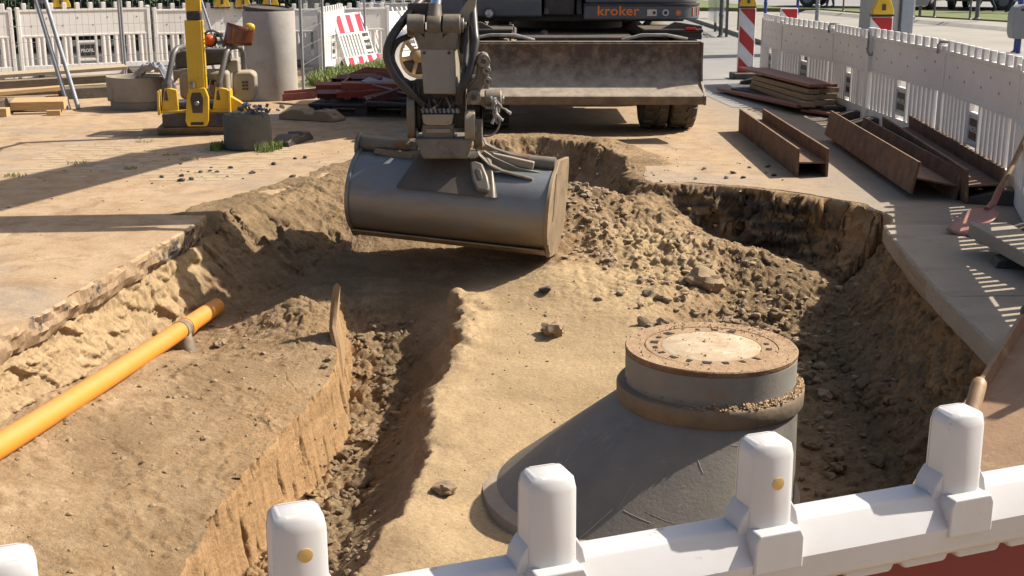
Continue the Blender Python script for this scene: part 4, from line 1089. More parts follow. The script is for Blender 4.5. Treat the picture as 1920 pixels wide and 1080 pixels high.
def soil_bucket():
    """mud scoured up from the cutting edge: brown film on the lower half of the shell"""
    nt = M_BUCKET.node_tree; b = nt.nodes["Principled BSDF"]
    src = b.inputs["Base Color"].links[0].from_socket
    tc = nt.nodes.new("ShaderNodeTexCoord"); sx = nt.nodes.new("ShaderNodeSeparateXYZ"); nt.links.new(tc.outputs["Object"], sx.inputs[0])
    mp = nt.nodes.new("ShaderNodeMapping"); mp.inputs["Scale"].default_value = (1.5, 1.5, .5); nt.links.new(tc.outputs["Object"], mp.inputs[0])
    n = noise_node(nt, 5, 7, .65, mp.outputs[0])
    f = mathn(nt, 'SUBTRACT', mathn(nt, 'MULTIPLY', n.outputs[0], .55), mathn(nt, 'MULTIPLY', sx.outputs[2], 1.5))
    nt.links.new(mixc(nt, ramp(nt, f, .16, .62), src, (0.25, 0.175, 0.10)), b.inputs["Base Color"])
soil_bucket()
M_HOUSING = mat("oily_dark_steel", (0.065, 0.056, 0.047), .5, metal=.3, col2=(0.10, 0.085, 0.066), scale=6, amt=.5, spots=(0.028, 0.024, 0.02), spot_scale=7, dust=.35, dustcol=(0.22, 0.165, 0.11))
excavator()
# ------------------------------------------------------------------ white plastic barriers
M_SIGNBLK = mat("black_sign_plate", (0.025, 0.025, 0.028), .45, scale=8)
M_GALV = mat("galvanised_steel", (0.30, 0.31, 0.325), .62, metal=.25, col2=(0.24, 0.245, 0.255), scale=9, amt=.4, rvar=.06)
M_YELLOW = mat("yellow_machine_paint", (0.70, 0.44, 0.018), .42, col2=(0.60, 0.36, 0.015), scale=4, amt=.4, spots=(0.22, 0.14, 0.05), spot_scale=16, spot_lo=.66, spot_hi=.74, dust=.35)
M_LAMPY = mat("yellow_lamp_plastic", (0.72, 0.46, 0.02), .4, scale=6, dust=.2)
M_LENS = mat("orange_lamp_lens", (0.80, 0.22, 0.01), .15, scale=10)

def barrier_proto(name, mat_, wide=False):
    """two metre plastic barrier, origin at the foot of its left end, running along +x, 1 m high with knobs"""
    e = empty(name)
    L = 2.08
    MB().box((L / 2, 0, .735), (L, .036, .33)).build("top_panel", mat_, e, bevel=.006)
    MB().box((L / 2, 0, .905), (L, .06, .035)).build("top_rail", mat_, e, bevel=.008)
    MB().box((L / 2, 0, .565), (L, .05, .03)).build("middle_rail", mat_, e, bevel=.006)
    MB().box((L / 2, 0, .09), (L, .05, .165)).build("bottom_rail", mat_, e, bevel=.008)
    for xx in (.03, L - .03):
        MB().box((xx, 0, .48), (.06, .065, .945)).build("end_post", mat_, e, bevel=.01)
    km = MB().prism([(-.033, -.024), (.033, -.024), (.033, .024), (-.033, .024)], .915, 1.005, 'z').mesh("knob", mat_, 35)
    for i in range(10):
        o = bpy.data.objects.new("knob", km); COL.objects.link(o); o.parent = e
        o.location = (.13 + i * (L - .26) / 9, 0, 0)
        b = o.modifiers.new("bevel", 'BEVEL'); b.width = .007; b.segments = 2
    sec = [(.032 * math.cos(a), .03 * math.sin(a)) for a in np.linspace(0, 2 * math.pi, 10, endpoint=False)]
    sm = MB().prism(sec, .165, .555, 'z').mesh("slat", mat_, 50)
    xs = [.155 + i * .115 for i in range(16)]
    if wide:
        sm = MB().prism([(-.070, -.014), (-.058, -.022), (-.02, -.022), (-.010, -.014), (.010, -.014), (.02, -.022), (.058, -.022), (.070, -.014), (.070, .018), (-.070, .018)], .165, .555, 'z').mesh("slat", mat_, 50)
        xs = [.135 + i * .2011 for i in range(10)]
    for xx in xs:
        if abs(xx - L / 2) < .16: continue
        o = bpy.data.objects.new("slat", sm); COL.objects.link(o); o.parent = e; o.location = (xx, 0, 0)
    # framed sign plate in the middle with an open window above
    for xx in (L / 2 - .145, L / 2 + .145):
        MB().box((xx, 0, .36), (.035, .05, .39)).build("plate_frame", mat_, e, bevel=.005)
    MB().box((L / 2, 0, .47), (.26, .045, .03)).build("plate_frame", mat_, e, bevel=.005)
    MB().box((L / 2, 0, .225), (.26, .045, .03)).build("plate_frame", mat_, e, bevel=.005)
    MB().box((L / 2, .004, .3475), (.256, .02, .216)).build("plate_back", mat_, e)
    pl = MB().box((L / 2, -.0125, .3475), (.22, .008, .17)).build("sign_plate", M_SIGNBLK, e, bevel=.003)
    text_obj("sign_lettering", "PROFIL", .066, Matrix.Translation((L / 2, -.0175, .3475)) @ rot(90), M_LETTERW, pl, extrude=.0012, bold=.0015)
    dm = MB().lathe([(.012, 0), (.012, .004), (.0, .006)], 10).mesh("rivet", M_RIVET, 40)
    for i in range(8):
        o = bpy.data.objects.new("rivet", dm); COL.objects.link(o); o.parent = e
        o.location = (.22 + i * .235, -.0175, .80 if i % 2 else .70); o.rotation_euler = (R(90), 0, 0)
    for xx in (.36, L - .36):
        MB().prism([(-.36, 0), (.36, 0), (.34, .05), (.1, .11), (-.1, .11), (-.34, .05)], xx - .10, xx + .10, 'x').build("foot", M_BLACKRUB, e, bevel=.008)
    return e
M_RIVET = mat("dim_rivet", (0.30, 0.28, 0.26), .5)
def set_barrier(o, A, B_, label, group=None, zs=1.0, roll=0):
    A, B_ = Vector(A), Vector(B_)
    d = B_ - A
    o.location = (A.x, A.y, A.z if len(A) > 2 else 0)
    o.rotation_euler = (R(roll), -math.atan2(d.z, math.hypot(d.x, d.y)), math.atan2(d.y, d.x))
    o.scale = (d.length / 2.08, 1, zs)
    tag(o, label, "barrier", group)

BP = barrier_proto("site_barrier", M_WHITE2)
BPW = barrier_proto("site_barrier", M_WHITE2, True)
used = [False, False]
def barrier(A, B_, label, group=None, zs=1.0, roll=0, feet=True, wide=1):
    src = BPW if wide else BP
    o = src if not used[wide] else copy_tree(src)
    used[wide] = True
    set_barrier(o, A, B_, label, group, zs, roll)
    if not feet:
        for ch in list(o.children):
            if ch.name.split('.')[0] == "foot": bpy.data.objects.remove(ch)
    return o
GW = "white barriers fencing the site"
barrier((-9.40, 18.40, 0), (-7.66, 19.62, 0), "white plastic barrier behind the pale timber boards, beside the two leaning tubes", GW, 1.14)
barrier((-7.62, 19.66, 0), (-5.90, 20.86, 0), "white plastic barrier behind the concrete ring with yellow lamp above", GW, 1.14)
barrier((-5.86, 20.9, 0), (-4.10, 22.0, 0), "white plastic barrier behind the yellow vibratory plate", GW, 1.10)
barrier((-4.06, 22.0, 0), (-2.2, 22.9, 0), "white plastic barrier behind the tall concrete pipe", GW, 1.06)
barrier((-3.06, 20.3, 0), (-2.95, 22.3, 0), "white plastic barrier standing edge-on beside the grey fence posts", GW, 1.06)
barrier((-3.1, 25.6, 0), (-1.1, 26.3, 0), "white plastic barrier farther back behind the weeds and striped panel", GW, 1.05)
barrier((-1.08, 26.3, 0), (.95, 26.9, 0), "white plastic barrier farthest back beside the excavator arm", GW, 1.05)

# leaning barrier turned over with red-white sheets
def striped_barrier():
    o = copy_tree(BP)
    o.name = "striped_barrier"
    tag(o, "white barrier with red striped sheets leaning over the weeds", "barrier")
    if "group" in o: del o["group"]
    for ch in list(o.children):
        if ch.name.split('.')[0] in ("foot", "knob"): bpy.data.objects.remove(ch)
    for row, (z0, h) in enumerate(((.735, .30), (.09, .14))):
        for i in range(10):
            xx = .12 + (i + .5) * 1.84 / 10
            MB().box((xx, -.0285 if row else -.0215, z0), (.182, .004, h)).build("reflective_stripe", M_REDFOIL2 if i % 2 == 0 else M_GREYFOIL, o)
    M = Matrix.Translation((-2.80, 21.45, .02)) @ Matrix.Rotation(math.atan2(1.95, .62), 4, 'Z') @ Matrix.Rotation(R(-17), 4, 'X')
    o.rotation_euler = M.to_euler(); o.location = M.translation; o.scale = (1.05, 1, 1)
    return o
M_REDFOIL2 = mat("bright_red_sheet", (0.62, 0.025, 0.05), .4)
striped_barrier()
o = barrier((-2.25, 23.9, 0.0), (-1.45, 25.2, 0), "dim leaning barrier with dark gaps behind the striped panel", None, 1.0, roll=-24, feet=False)
o = barrier((-3.02, 21.9, 0.0), (-2.80, 23.9, 0), "second white barrier leaning behind the striped panel", None, 1.0, roll=-12, feet=False)

# ------------------------------------------------------------------ mesh fence panels
def mesh_fence(A, B_, h, label, nv=30, group="mesh fence panels", lean=0, z0=.0):
    A, B_ = Vector(A), Vector(B_)
    L = (B_ - A).length
    e = empty("mesh_fence_panel", A, 0, label, "fence", group)
    e.rotation_euler = (R(lean), 0, math.atan2(B_.y - A.y, B_.x - A.x))
    for xx in (0, L):
        MB().cyl((xx, 0, z0), (xx, 0, h), .021, 12).build("post", M_GALV, e)
    for zz in ((.16, h - .02) if lean == 0 else (h - .02,)):
        MB().cyl((0, 0, zz), (L, 0, zz), .017, 10).build("rail", M_GALV, e)
    vm = MB().cyl((0, 0, .16), (0, 0, h - .02), .0022, 5).mesh("vertical_wire", M_GALV, 60)
    for i in range(1, nv):
        o = bpy.data.objects.new("vertical_wire", vm); COL.objects.link(o); o.parent = e; o.location = (i * L / nv, .012, 0)
    hm = MB().cyl((0, 0, 0), (L, 0, 0), .0026, 5).mesh("horizontal_wire", M_GALV, 60)
    for zz in np.arange(.35, h - .1, .24):
        o = bpy.data.objects.new("horizontal_wire", hm); COL.objects.link(o); o.parent = e; o.location = (0, .016, float(zz))
    return e
mesh_fence((-9.2, 17.6, 0), (-6.13, 20.0, 0), 2.0, "grey wire mesh fence panel in front of the long white barriers", 40)
mesh_fence((-6.10, 20.02, 0), (-3.95, 20.95, 0), 2.0, "grey wire mesh fence panel behind the vibratory plate and concrete pipe", 26)
mesh_fence((-2.93, 17.75, 0), (-2.99, 20.2, 0), 2.0, "mesh fence panel seen edge-on beside the tall concrete pipe", 22, lean=.01)
mesh_fence((-2.6, 22.6, 0), (-1.5, 24.9, 0), 2.0, "mesh fence panel behind the striped leaning barrier", 22)
# two leaning tubes
def leaning_tubes():
    e = empty("scaffold_tubes", (-5.40, 15.5, 0), 0, "pair of galvanised steel tubes leaning beside the concrete ring", "tubes")
    for dx in (0, .118):
        MB().tube([(-.057 + dx, 0, 0), (-.71 + dx, .75, 1.72)], .027, 14).build("tube", M_GALV, e)
    MB().tube([(-.55, .57, 1.28), (-.43, .57, 1.28)], .018, 8).build("cross_tie", M_GALV, e)
leaning_tubes()
# thin stay tubes behind the plate
e = empty("fence_stay", (-4.43, 19.6, 0), 0, "thin grey diagonal fence stay behind the brown helmet", "fence stay")
MB().tube([(.02, 0, 0), (-.58, .3, 1.9)], .02, 10).build("stay_tube", M_GALV, e)
MB().tube([(-.14, .02, 0), (-.74, .3, 1.9)], .02, 10).build("stay_tube", M_GALV, e)

# ------------------------------------------------------------------ warning lamps
def lamp_proto():
    e = empty("warning_lamp")
    MB().prism([(-.125, 0), (.125, 0), (.125, .055), (.085, .16), (.075, .19), (-.075, .19), (-.085, .16), (-.125, .055)], -.05, .05, 'y').build("battery_case", M_LAMPY, e, bevel=.01)
    MB().box((0, 0, .003), (.258, .108, .022)).build("case_base", M_BLACK, e, bevel=.004)
    MB().box((0, -.053, .095), (.045, .012, .07)).build("lock", M_RUSTDARK, e, bevel=.003)
    MB().lathe([(.10, -.05), (.115, -.045), (.115, .045), (.10, .05)], 28, Matrix.Translation((0, 0, .285)) @ rot(90)).build("lens_housing", M_LAMPY, e, bevel=.004)
    MB().lathe([(.098, .0), (.09, .03), (.05, .045), (.0, .05)], 28, Matrix.Translation((0, -.045, .285)) @ rot(90)).build("lens", M_LENS, e)
    return e
M_RUSTDARK = mat("dark_lock", (0.07, 0.05, 0.04), .5)
LP = lamp_proto()
lu = [False]
def lamp(loc, label, s=1.0, rz=0):
    o = LP if not lu[0] else copy_tree(LP)
    lu[0] = True
    o.location = loc; o.scale = (s, s, s); o.rotation_euler = (0, 0, R(rz))
    tag(o, label, "warning lamp", "yellow warning lamps")
lamp((-7.07, 20.13, 1.06), "yellow warning lamp above the white barrier beside the two leaning tubes", 1.1, 25)
lamp((-4.86, 21.48, 1.02), "yellow warning lamp partly hidden by the yellow machine mast", 1.05, 25)
lamp((-4.55, 21.68, 1.01), "yellow warning lamp above the brown visor and helmet", 1.05, 22)
lamp((-4.13, 21.95, 1.02), "yellow warning lamp above the tall concrete pipe", 1.05, 22)

# ------------------------------------------------------------------ vibratory plate
def vibratory_plate():
    e = empty("vibratory_plate", (-3.28, 13.45, 0), 8, "yellow and grey vibratory plate compactor with upright yellow mast", "compactor")
    M_TUBE = mat("grey_roll_bar", (0.085, 0.085, 0.085), .4, col2=(0.12, 0.115, 0.105), scale=9, amt=.4, dust=.12)
    M_HOOD = mat("dark_engine_hood", (0.05, 0.048, 0.045), .5, col2=(0.085, 0.078, 0.066), scale=6, amt=.5, dust=.2)
    M_BEIGE = mat("dusty_beige_cover", (0.33, 0.285, 0.215), .7, col2=(0.28, 0.235, 0.17), scale=6, amt=.5, dust=.3)
    MB().prism([(-.34, .06), (-.30, .0), (.40, .0), (.46, .06), (.46, .085), (-.34, .085)], -.47, .36, 'x').build("base_plate", M_BLADEEDGE, e, bevel=.008)
    MB().box((-.05, -.27, .16), (.72, .16, .15)).build("exciter_housing", M_CHASSIS, e, bevel=.02)
    MB().box((-.05, .08, .20), (.70, .48, .18)).build("lower_frame", M_CHASSIS, e, bevel=.02)
    # yellow front frame plates
    for (a, b, nm) in ((-.42, -.24, "left"), (.10, .28, "right")):
        MB().prism([(a, .235), (b, .235), (b - .01, .47), (a + .05, .50)], -.30, -.22, 'y').build("front_frame", M_YELLOW, e, bevel=.008)
    for xx in (-.435, .285):
        MB().prism([(-.38, .22), (.15, .22), (.20, .36), (-.05, .46), (-.33, .46)], xx - .012, xx + .012, 'x').build("side_frame", M_YELLOW, e, bevel=.006)
    MB().prism([(.28, .22), (.52, .22), (.40, .33), (.29, .40)], -.28, -.16, 'y').build("side_wedge", M_YELLOW, e, bevel=.008)
    MB().box((-.08, -.24, .245), (.74, .16, .025)).build("frame_tray", M_YELLOW, e, bevel=.005)
    # mast bracket with lashing hole
    br = MB().prism([(-.15, .10), (.05, .10), (.07, .16), (.08, .40), (.05, .50), (-.11, .50), (-.14, .40), (-.17, .16)], -.40, -.31, 'y').build("mast_bracket", M_YELLOW, e, bevel=.012)
    MB().box((-.05, -.402, .13), (.13, .012, .03)).build("lashing_slot", M_BLACK, br, bevel=.004)
    MB().prism([(-.09, .24), (.01, .24), (.025, .38), (.005, .45), (-.085, .45), (-.105, .38)], -.405, -.395, 'y').build("socket_hollow", M_RUSTDARK, br, bevel=.003)
    MB().sphere((-.04, -.40, .34), .03).build("ball_joint", M_PIN, br)
    ms = MB().box((-.035, -.345, .82), (.165, .085, .72)).build("mast", M_YELLOW, e, bevel=.006)
    MB().box((.055, -.325, .83), (.022, .11, .70)).build("mast_flange", M_YELLOW, ms, bevel=.003)
    MB().cyl((-.08, -.40, .50), (-.08, -.40, .56), .03, 12).build("clevis_bolt", M_PIN, e)
    for zz in (.62, .70, .86, .95, 1.05, 1.12):
        MB().cyl((.068, -.35, zz), (.072, -.35, zz), .007, 8).build("mast_hole", M_BLACK, ms)
    for zz in (.88, .90, .95, .985):
        MB().box((.0675, -.345, zz), (.003, .07, .012)).build("mast_print", M_BLACK, ms)
    MB().box((-.02, -.335, 1.225), (.15, .10, .10)).build("rubber_sleeve", M_BLACKRUB, e, bevel=.02)
    MB().box((-.02, -.335, 1.45), (.15, .09, .36)).build("upper_mast", M_YELLOW, e, bevel=.01)
    MB().tube([(-.02, -.34, 1.62), (.0, -.7, 1.78), (.0, -.95, 1.76)], .03, 10).build("guide_bar", M_YELLOW, e)
    # roll bars: slanting tubes left and right with cross hood
    for xx, x2 in ((-.36, -.27), (.17, .27)):
        MB().tube([(xx, -.26, .40), (xx + .01, -.25, .52), (x2 - .01, -.10, .83), (x2 + .02, -.04, .875), (x2 + .06, .10, .885), (x2 + .10, .30, .87), (x2 + .13, .36, .80), (x2 + .14, .40, .30)], .030, 14).build("roll_bar", M_TUBE, e, smooth=60)
        MB().cyl((xx - .002, -.262, .36), (xx + .006, -.252, .54), .045, 14).build("rubber_mount", M_HOOD, e)
    MB().prism([(-.20, .86), (.16, .86), (.27, .855), (.30, .72), (-.28, .66), (-.28, .82)], -.06, .28, 'y').build("engine_hood", M_HOOD, e, bevel=.03, seg=3)
    MB().prism([(-.30, .66), (.22, .66), (.24, .60), (.20, .52), (.16, .58), (-.24, .58), (-.30, .52)], -.10, -.02, 'y').build("hood_lip", M_BEIGE, e, bevel=.015)
    MB().box((.02, .02, .50), (.52, .30, .30)).build("engine_block", M_BEIGE, e, bevel=.05, seg=3)
    for xx, zz in ((.12, .53), (.05, .53)):
        MB().cyl((xx, -.13, zz), (xx, -.15, zz), .028, 14).build("engine_knob", M_BLACK, e)
    MB().prism([(.28, .30), (.50, .30), (.54, .36), (.545, .58), (.50, .62), (.30, .62)], .05, .40, 'y').build("side_cover", M_BEIGE, e, bevel=.03, seg=3)
    MB().box((.30, .20, .68), (.14, .30, .14)).build("air_filter", M_BEIGE, e, bevel=.02)
    for i in range(3):
        for j in range(2):
            MB().box((.41 + j * .035, .046, .44 + i * .035), (.026, .008, .022)).build("vent_grille", M_RUSTDARK, e)
    MB().tube([(.05, -.1, .6), (.09, -.22, .55), (.07, -.28, .46), (.1, -.3, .40)], .008, 6).build("control_cable", M_PIN, e)
    return e
vibratory_plate()

def helmet():
    """forestry style helmet set: dark orange face shield, yellow and orange ear cups, black headband"""
    e = empty("face_shield_helmet", (-2.98, 13.55, .885), 0, "brown tinted face shield with orange and yellow ear cups on the compactor hood", "helmet")
    M_SHIELD = mat("brown_tinted_shield", (0.17, 0.050, 0.020), .18, col2=(0.12, 0.035, 0.015), scale=4, amt=.4, spec=.7)
    M_EAR = mat("orange_ear_cup", (0.80, 0.13, 0.012), .35)
    vs, fs = [], []
    for i in range(17):
        a = R(-30 + 215 * i / 16)
        for j in range(6):
            t = j / 5
            r = .15 - .012 * (1 - t) ** 2 - .02 * t
            vs.append((r * 1.08 * math.cos(a) + .06 + .05 * t, -r * .72 * math.sin(a) + .0, .015 + t * .21 + .035 * math.cos(a) * (-t)))
    for i in range(16):
        for j in range(5):
            fs.append((i * 6 + j, (i + 1) * 6 + j, (i + 1) * 6 + j + 1, i * 6 + j + 1))
    s = MB().add(vs, fs).build("face_shield", M_SHIELD, e, smooth=60)
    md = s.modifiers.new("solid", 'SOLIDIFY'); md.thickness = .004
    MB().sphere((.05, .01, .05), (.135, .105, .12), half=True).build("helmet_shell", M_SHIELD, e)
    MB().sphere((.205, -.03, .205), (.058, .042, .045), M=Matrix()).build("ear_cup", M_LAMPY, e)
    MB().box((.115, -.04, .205), (.10, .03, .035), rot(0, 10, 0)).build("shield_hinge", M_BLACKRUB, e, bevel=.008)
    MB().sphere((-.22, -.07, .07), (.062, .045, .06)).build("ear_cup", M_EAR, e)
    MB().lathe([(.05, -.03), (.072, -.02), (.072, .0), (.06, .015)], 22, Matrix.Translation((-.215, -.05, .07)) @ rot(90)).build("ear_cushion", M_BLACKRUB, e)
    pts = [(-.29 + .0, -.02, .02)] + [(-.20 - .10 * math.cos(a), -.02, .06 + .11 * math.sin(a)) for a in np.linspace(.2, 2.6, 10)] + [(-.07, -.03, .0)]
    MB().tube(pts, .014, 8).build("head_band", M_GREYBAND, e, smooth=60)
    MB().sphere((-.27, .03, .07), (.06, .06, .085)).build("white_cap", M_WHITE2, e)
M_GREYBAND = mat("grey_band", (0.16, 0.15, 0.13), .5)
helmet()

# ------------------------------------------------------------------ concrete pieces
def concrete_pipe():
    e = empty("concrete_pipe", (-3.18, 16.75, 0), 0, "tall pale concrete pipe standing upright with black gasket on its rim", "concrete pipe")
    MB().lathe([(.335, 0), (.338, .03), (.337, .6), (.338, 1.13), (.33, 1.145), (.26, 1.145), (.255, 1.1), (.255, .0)], 64).build("pipe_barrel", M_CONCPIPE, e)
    MB(Matrix.Translation((0, 0, 1.165)) @ rot(2.5, 4.5)).lathe([(.275, -.02), (.325, -.022), (.332, .0), (.325, .028), (.28, .034)], 64, closed=True).build("gasket", M_BLACKRUB, e)
    MB(Matrix.Translation((0, 0, 1.15)) @ rot(2.5, 4.5)).lathe([(.26, 0), (.26, .03), (.0, .035)], 40).build("rubber_lid", M_BLACKRUB, e)
    return e
concrete_pipe()
def concrete_ring():
    e = empty("concrete_ring", (-4.63, 15.68, 0), 0, "low brown-grey concrete shaft ring with cloth over its rim", "concrete ring")
    m = mat("brown_grey_concrete", (0.25, 0.215, 0.165), .85, col2=(0.30, 0.265, 0.21), scale=4, amt=.5, spots=(0.18, 0.15, 0.115), spot_scale=6, bump=.003, bscale=30, dust=.3)
    MB().lathe([(.345, 0), (.35, .02), (.35, .095), (.382, .105), (.385, .38), (.378, .395), (.31, .395), (.305, .37), (.305, .0)], 64).build("ring_wall", m, e)
    return e
concrete_ring()
def draped_cloth():
    e = empty("draped_cloth", (-4.38, 15.45, .40), 0, "crumpled grey cloth draped over the concrete ring's rim", "cloth")
    m = mat("grey_work_cloth", (0.30, 0.30, 0.32), .9, col2=(0.20, 0.20, 0.22), scale=7, amt=.5)
    nu, nv = 46, 30
    vs, fs = [], []
    U, V = np.meshgrid(np.linspace(0, 1, nu), np.linspace(0, 1, nv), indexing='ij')
    n1 = fbm(U * 5, V * 3.0, U * 0 + 2, 3); n2 = fbm(U * 9 + 4, V * 7, U * 0 + 6, 3, billow=True)
    for i in range(nu):
        for j in range(nv):
            u, v = U[i, j], V[i, j]
            s = u * .85                                      # along the cloth: heap on the rim, then hanging down
            px = -.20 + min(s, .40) + .02 * math.sin(v * 9)
            pz = .045 + .10 * max(0, math.sin(min(s / .42, 1) * math.pi)) - max(0, s - .36) * .95
            py = (v - .5) * (.34 - .16 * max(0, s - .35)) + .03 * math.sin(s * 14)
            px += .05 * n1[i, j] + (.02 * math.sin(v * 26) if s > .4 else 0)
            pz += .07 * n2[i, j] + .035 * math.sin(v * 17 + s * 8) * (1 if s < .45 else .2)
            py += .05 * n1[i, j]
            vs.append((px, py, pz))
    for i in range(nu - 1):
        for j in range(nv - 1):
            fs.append((i * nv + j, (i + 1) * nv + j, (i + 1) * nv + j + 1, i * nv + j + 1))
    o = MB().add(vs, fs).build("cloth_sheet", m, e, smooth=80)
    md = o.modifiers.new("solid", 'SOLIDIFY'); md.thickness = .008
draped_cloth()

def rock_mesh(name, m, seed, sub=2, flat=1.0, rough=.22):
    bm = bmesh.new()
    bmesh.ops.create_icosphere(bm, subdivisions=sub, radius=1.0)
    co = np.array([v.co[:] for v in bm.verts])
    n = fbm(co[:, 0] * 1.1 + seed, co[:, 1] * 1.1, co[:, 2] * 1.1, 3) * rough * 3 + fbm(co[:, 0] * 3 + seed, co[:, 1] * 3, co[:, 2] * 3, 2) * rough
    for v, k in zip(bm.verts, n):
        v.co = v.co * (1 + k); v.co.z *= flat
    me = bpy.data.meshes.new(name); bm.to_mesh(me); bm.free()
    me.materials.append(m); me.shade_smooth(); me.set_sharp_from_angle(angle=R(32))
    return me

def concrete_stub():
    e = empty("concrete_block", (-2.57, 12.15, 0), 0, "rounded grey concrete stub with metal scraps lying on its top", "concrete block")
    m = mat("mossy_grey_concrete", (0.085, 0.080, 0.066), .9, col2=(0.12, 0.11, 0.088), scale=6, amt=.5, spots=(0.23, 0.205, 0.16), spot_scale=14, spot_lo=.6, spot_hi=.72, bump=.005, bscale=30)
    prof = [(.205, 0), (.222, .02), (.225, .15), (.222, .30), (.205, .338), (.0, .345)]
    o = MB().lathe(prof, 40).build("block_body", m, e)
    co = np.empty(len(o.data.vertices) * 3); o.data.vertices.foreach_get("co", co); co = co.reshape(-1, 3)
    k = 1 + .09 * fbm(co[:, 0] * 5, co[:, 1] * 5, co[:, 2] * 4, 3); co[:, 0] *= k * 1.02; co[:, 1] *= k
    o.data.vertices.foreach_set("co", co.ravel())
    return e
concrete_stub()
def scrap_heap():
    e = empty("metal_scraps", (-2.50, 12.12, .345), 0, "small heap of grey and blue metal scraps on the concrete stub", "scraps")
    rr = random.Random(31)
    ms = [mat("scrap_grey", (0.22, 0.23, 0.25), .5, metal=.5), mat("scrap_dark", (0.06, 0.06, 0.065), .6), mat("scrap_blue", (0.16, 0.22, 0.32), .5, metal=.3), mat("scrap_rust", (0.16, 0.07, 0.045), .8)]
    for i in range(34):
        m = MB(Matrix.Translation((rr.gauss(.02, .085), rr.gauss(0, .07), rr.uniform(.0, .07))) @ rot(rr.uniform(-40, 40), rr.uniform(-40, 40), rr.uniform(0, 360)))
        if i % 3 == 0: m.cyl((-.03, 0, .01), (.03, 0, .01), .009, 8)
        elif i % 3 == 1: m.box((0, 0, .012), (rr.uniform(.03, .07), .02, .012))
        else: m.prism([(-.025, 0), (.02, -.005), (.03, .02), (.0, .03), (-.02, .02)], -.012, .012, 'y')
        m.build("metal_scrap", ms[i % 4 if i % 7 else 0], e)
    MB(Matrix.Translation((-.13, -.02, .0))).add([(p.co * .07)[:] if False else tuple(p.co * .075) for p in rock_mesh("tmp", ms[0], 3, 1, .5).vertices], [tuple(f.vertices) for f in bpy.data.meshes["tmp"].polygons]).build("mortar_lump", M_CONC, e)
    bpy.data.meshes.remove(bpy.data.meshes["tmp"])
scrap_heap()

def fence_foot_mesh(m):
    poly = [(-.40, 0), (.40, 0), (.40, .035), (.27, .125), (.12, .13), (.08, .085), (-.02, .085), (-.06, .13), (-.22, .13), (-.40, .06)]
    return MB().prism(poly, -.125, .125, 'y').mesh("foot_block", m, 35)
M_FOOT = mat("tan_recycled_plastic", (0.30, 0.225, 0.135), .8, col2=(0.24, 0.175, 0.10), scale=5, amt=.5, dust=.5, bump=.003)
def fence_foot(loc, rz, label, m, rx=0, s=1.0):
    e = empty("ballast_block", loc, 0, label, "fence foot")
    e.rotation_euler = (R(rx), 0, R(rz)); e.scale = (s, s, s)
    o = bpy.data.objects.new("foot_block", fence_foot_mesh(m)); COL.objects.link(o); o.parent = e
    b = o.modifiers.new("bevel", 'BEVEL'); b.width = .012; b.segments = 2; b.limit_method = 'ANGLE'
    for xx in (-.30, -.12, .18, .31):
        MB().box((xx, -.02, .118 if abs(xx) < .25 else .075), (.05, .05, .03)).build("post_hole", M_RUSTDARK, e)
fence_foot((-2.30, 14.45, 0), -24, "tan plastic fence foot lying in front of the red steel heap", M_FOOT, s=.95)
fence_foot((-2.33, 17.75, .02), -20, "tan plastic fence foot tipped up behind the red steel heap", M_FOOT, 48, .8)
fence_foot((-2.20, 12.55, 0), 75, "black rubber fence foot behind the concrete stub", M_BLACKRUB, s=.75)

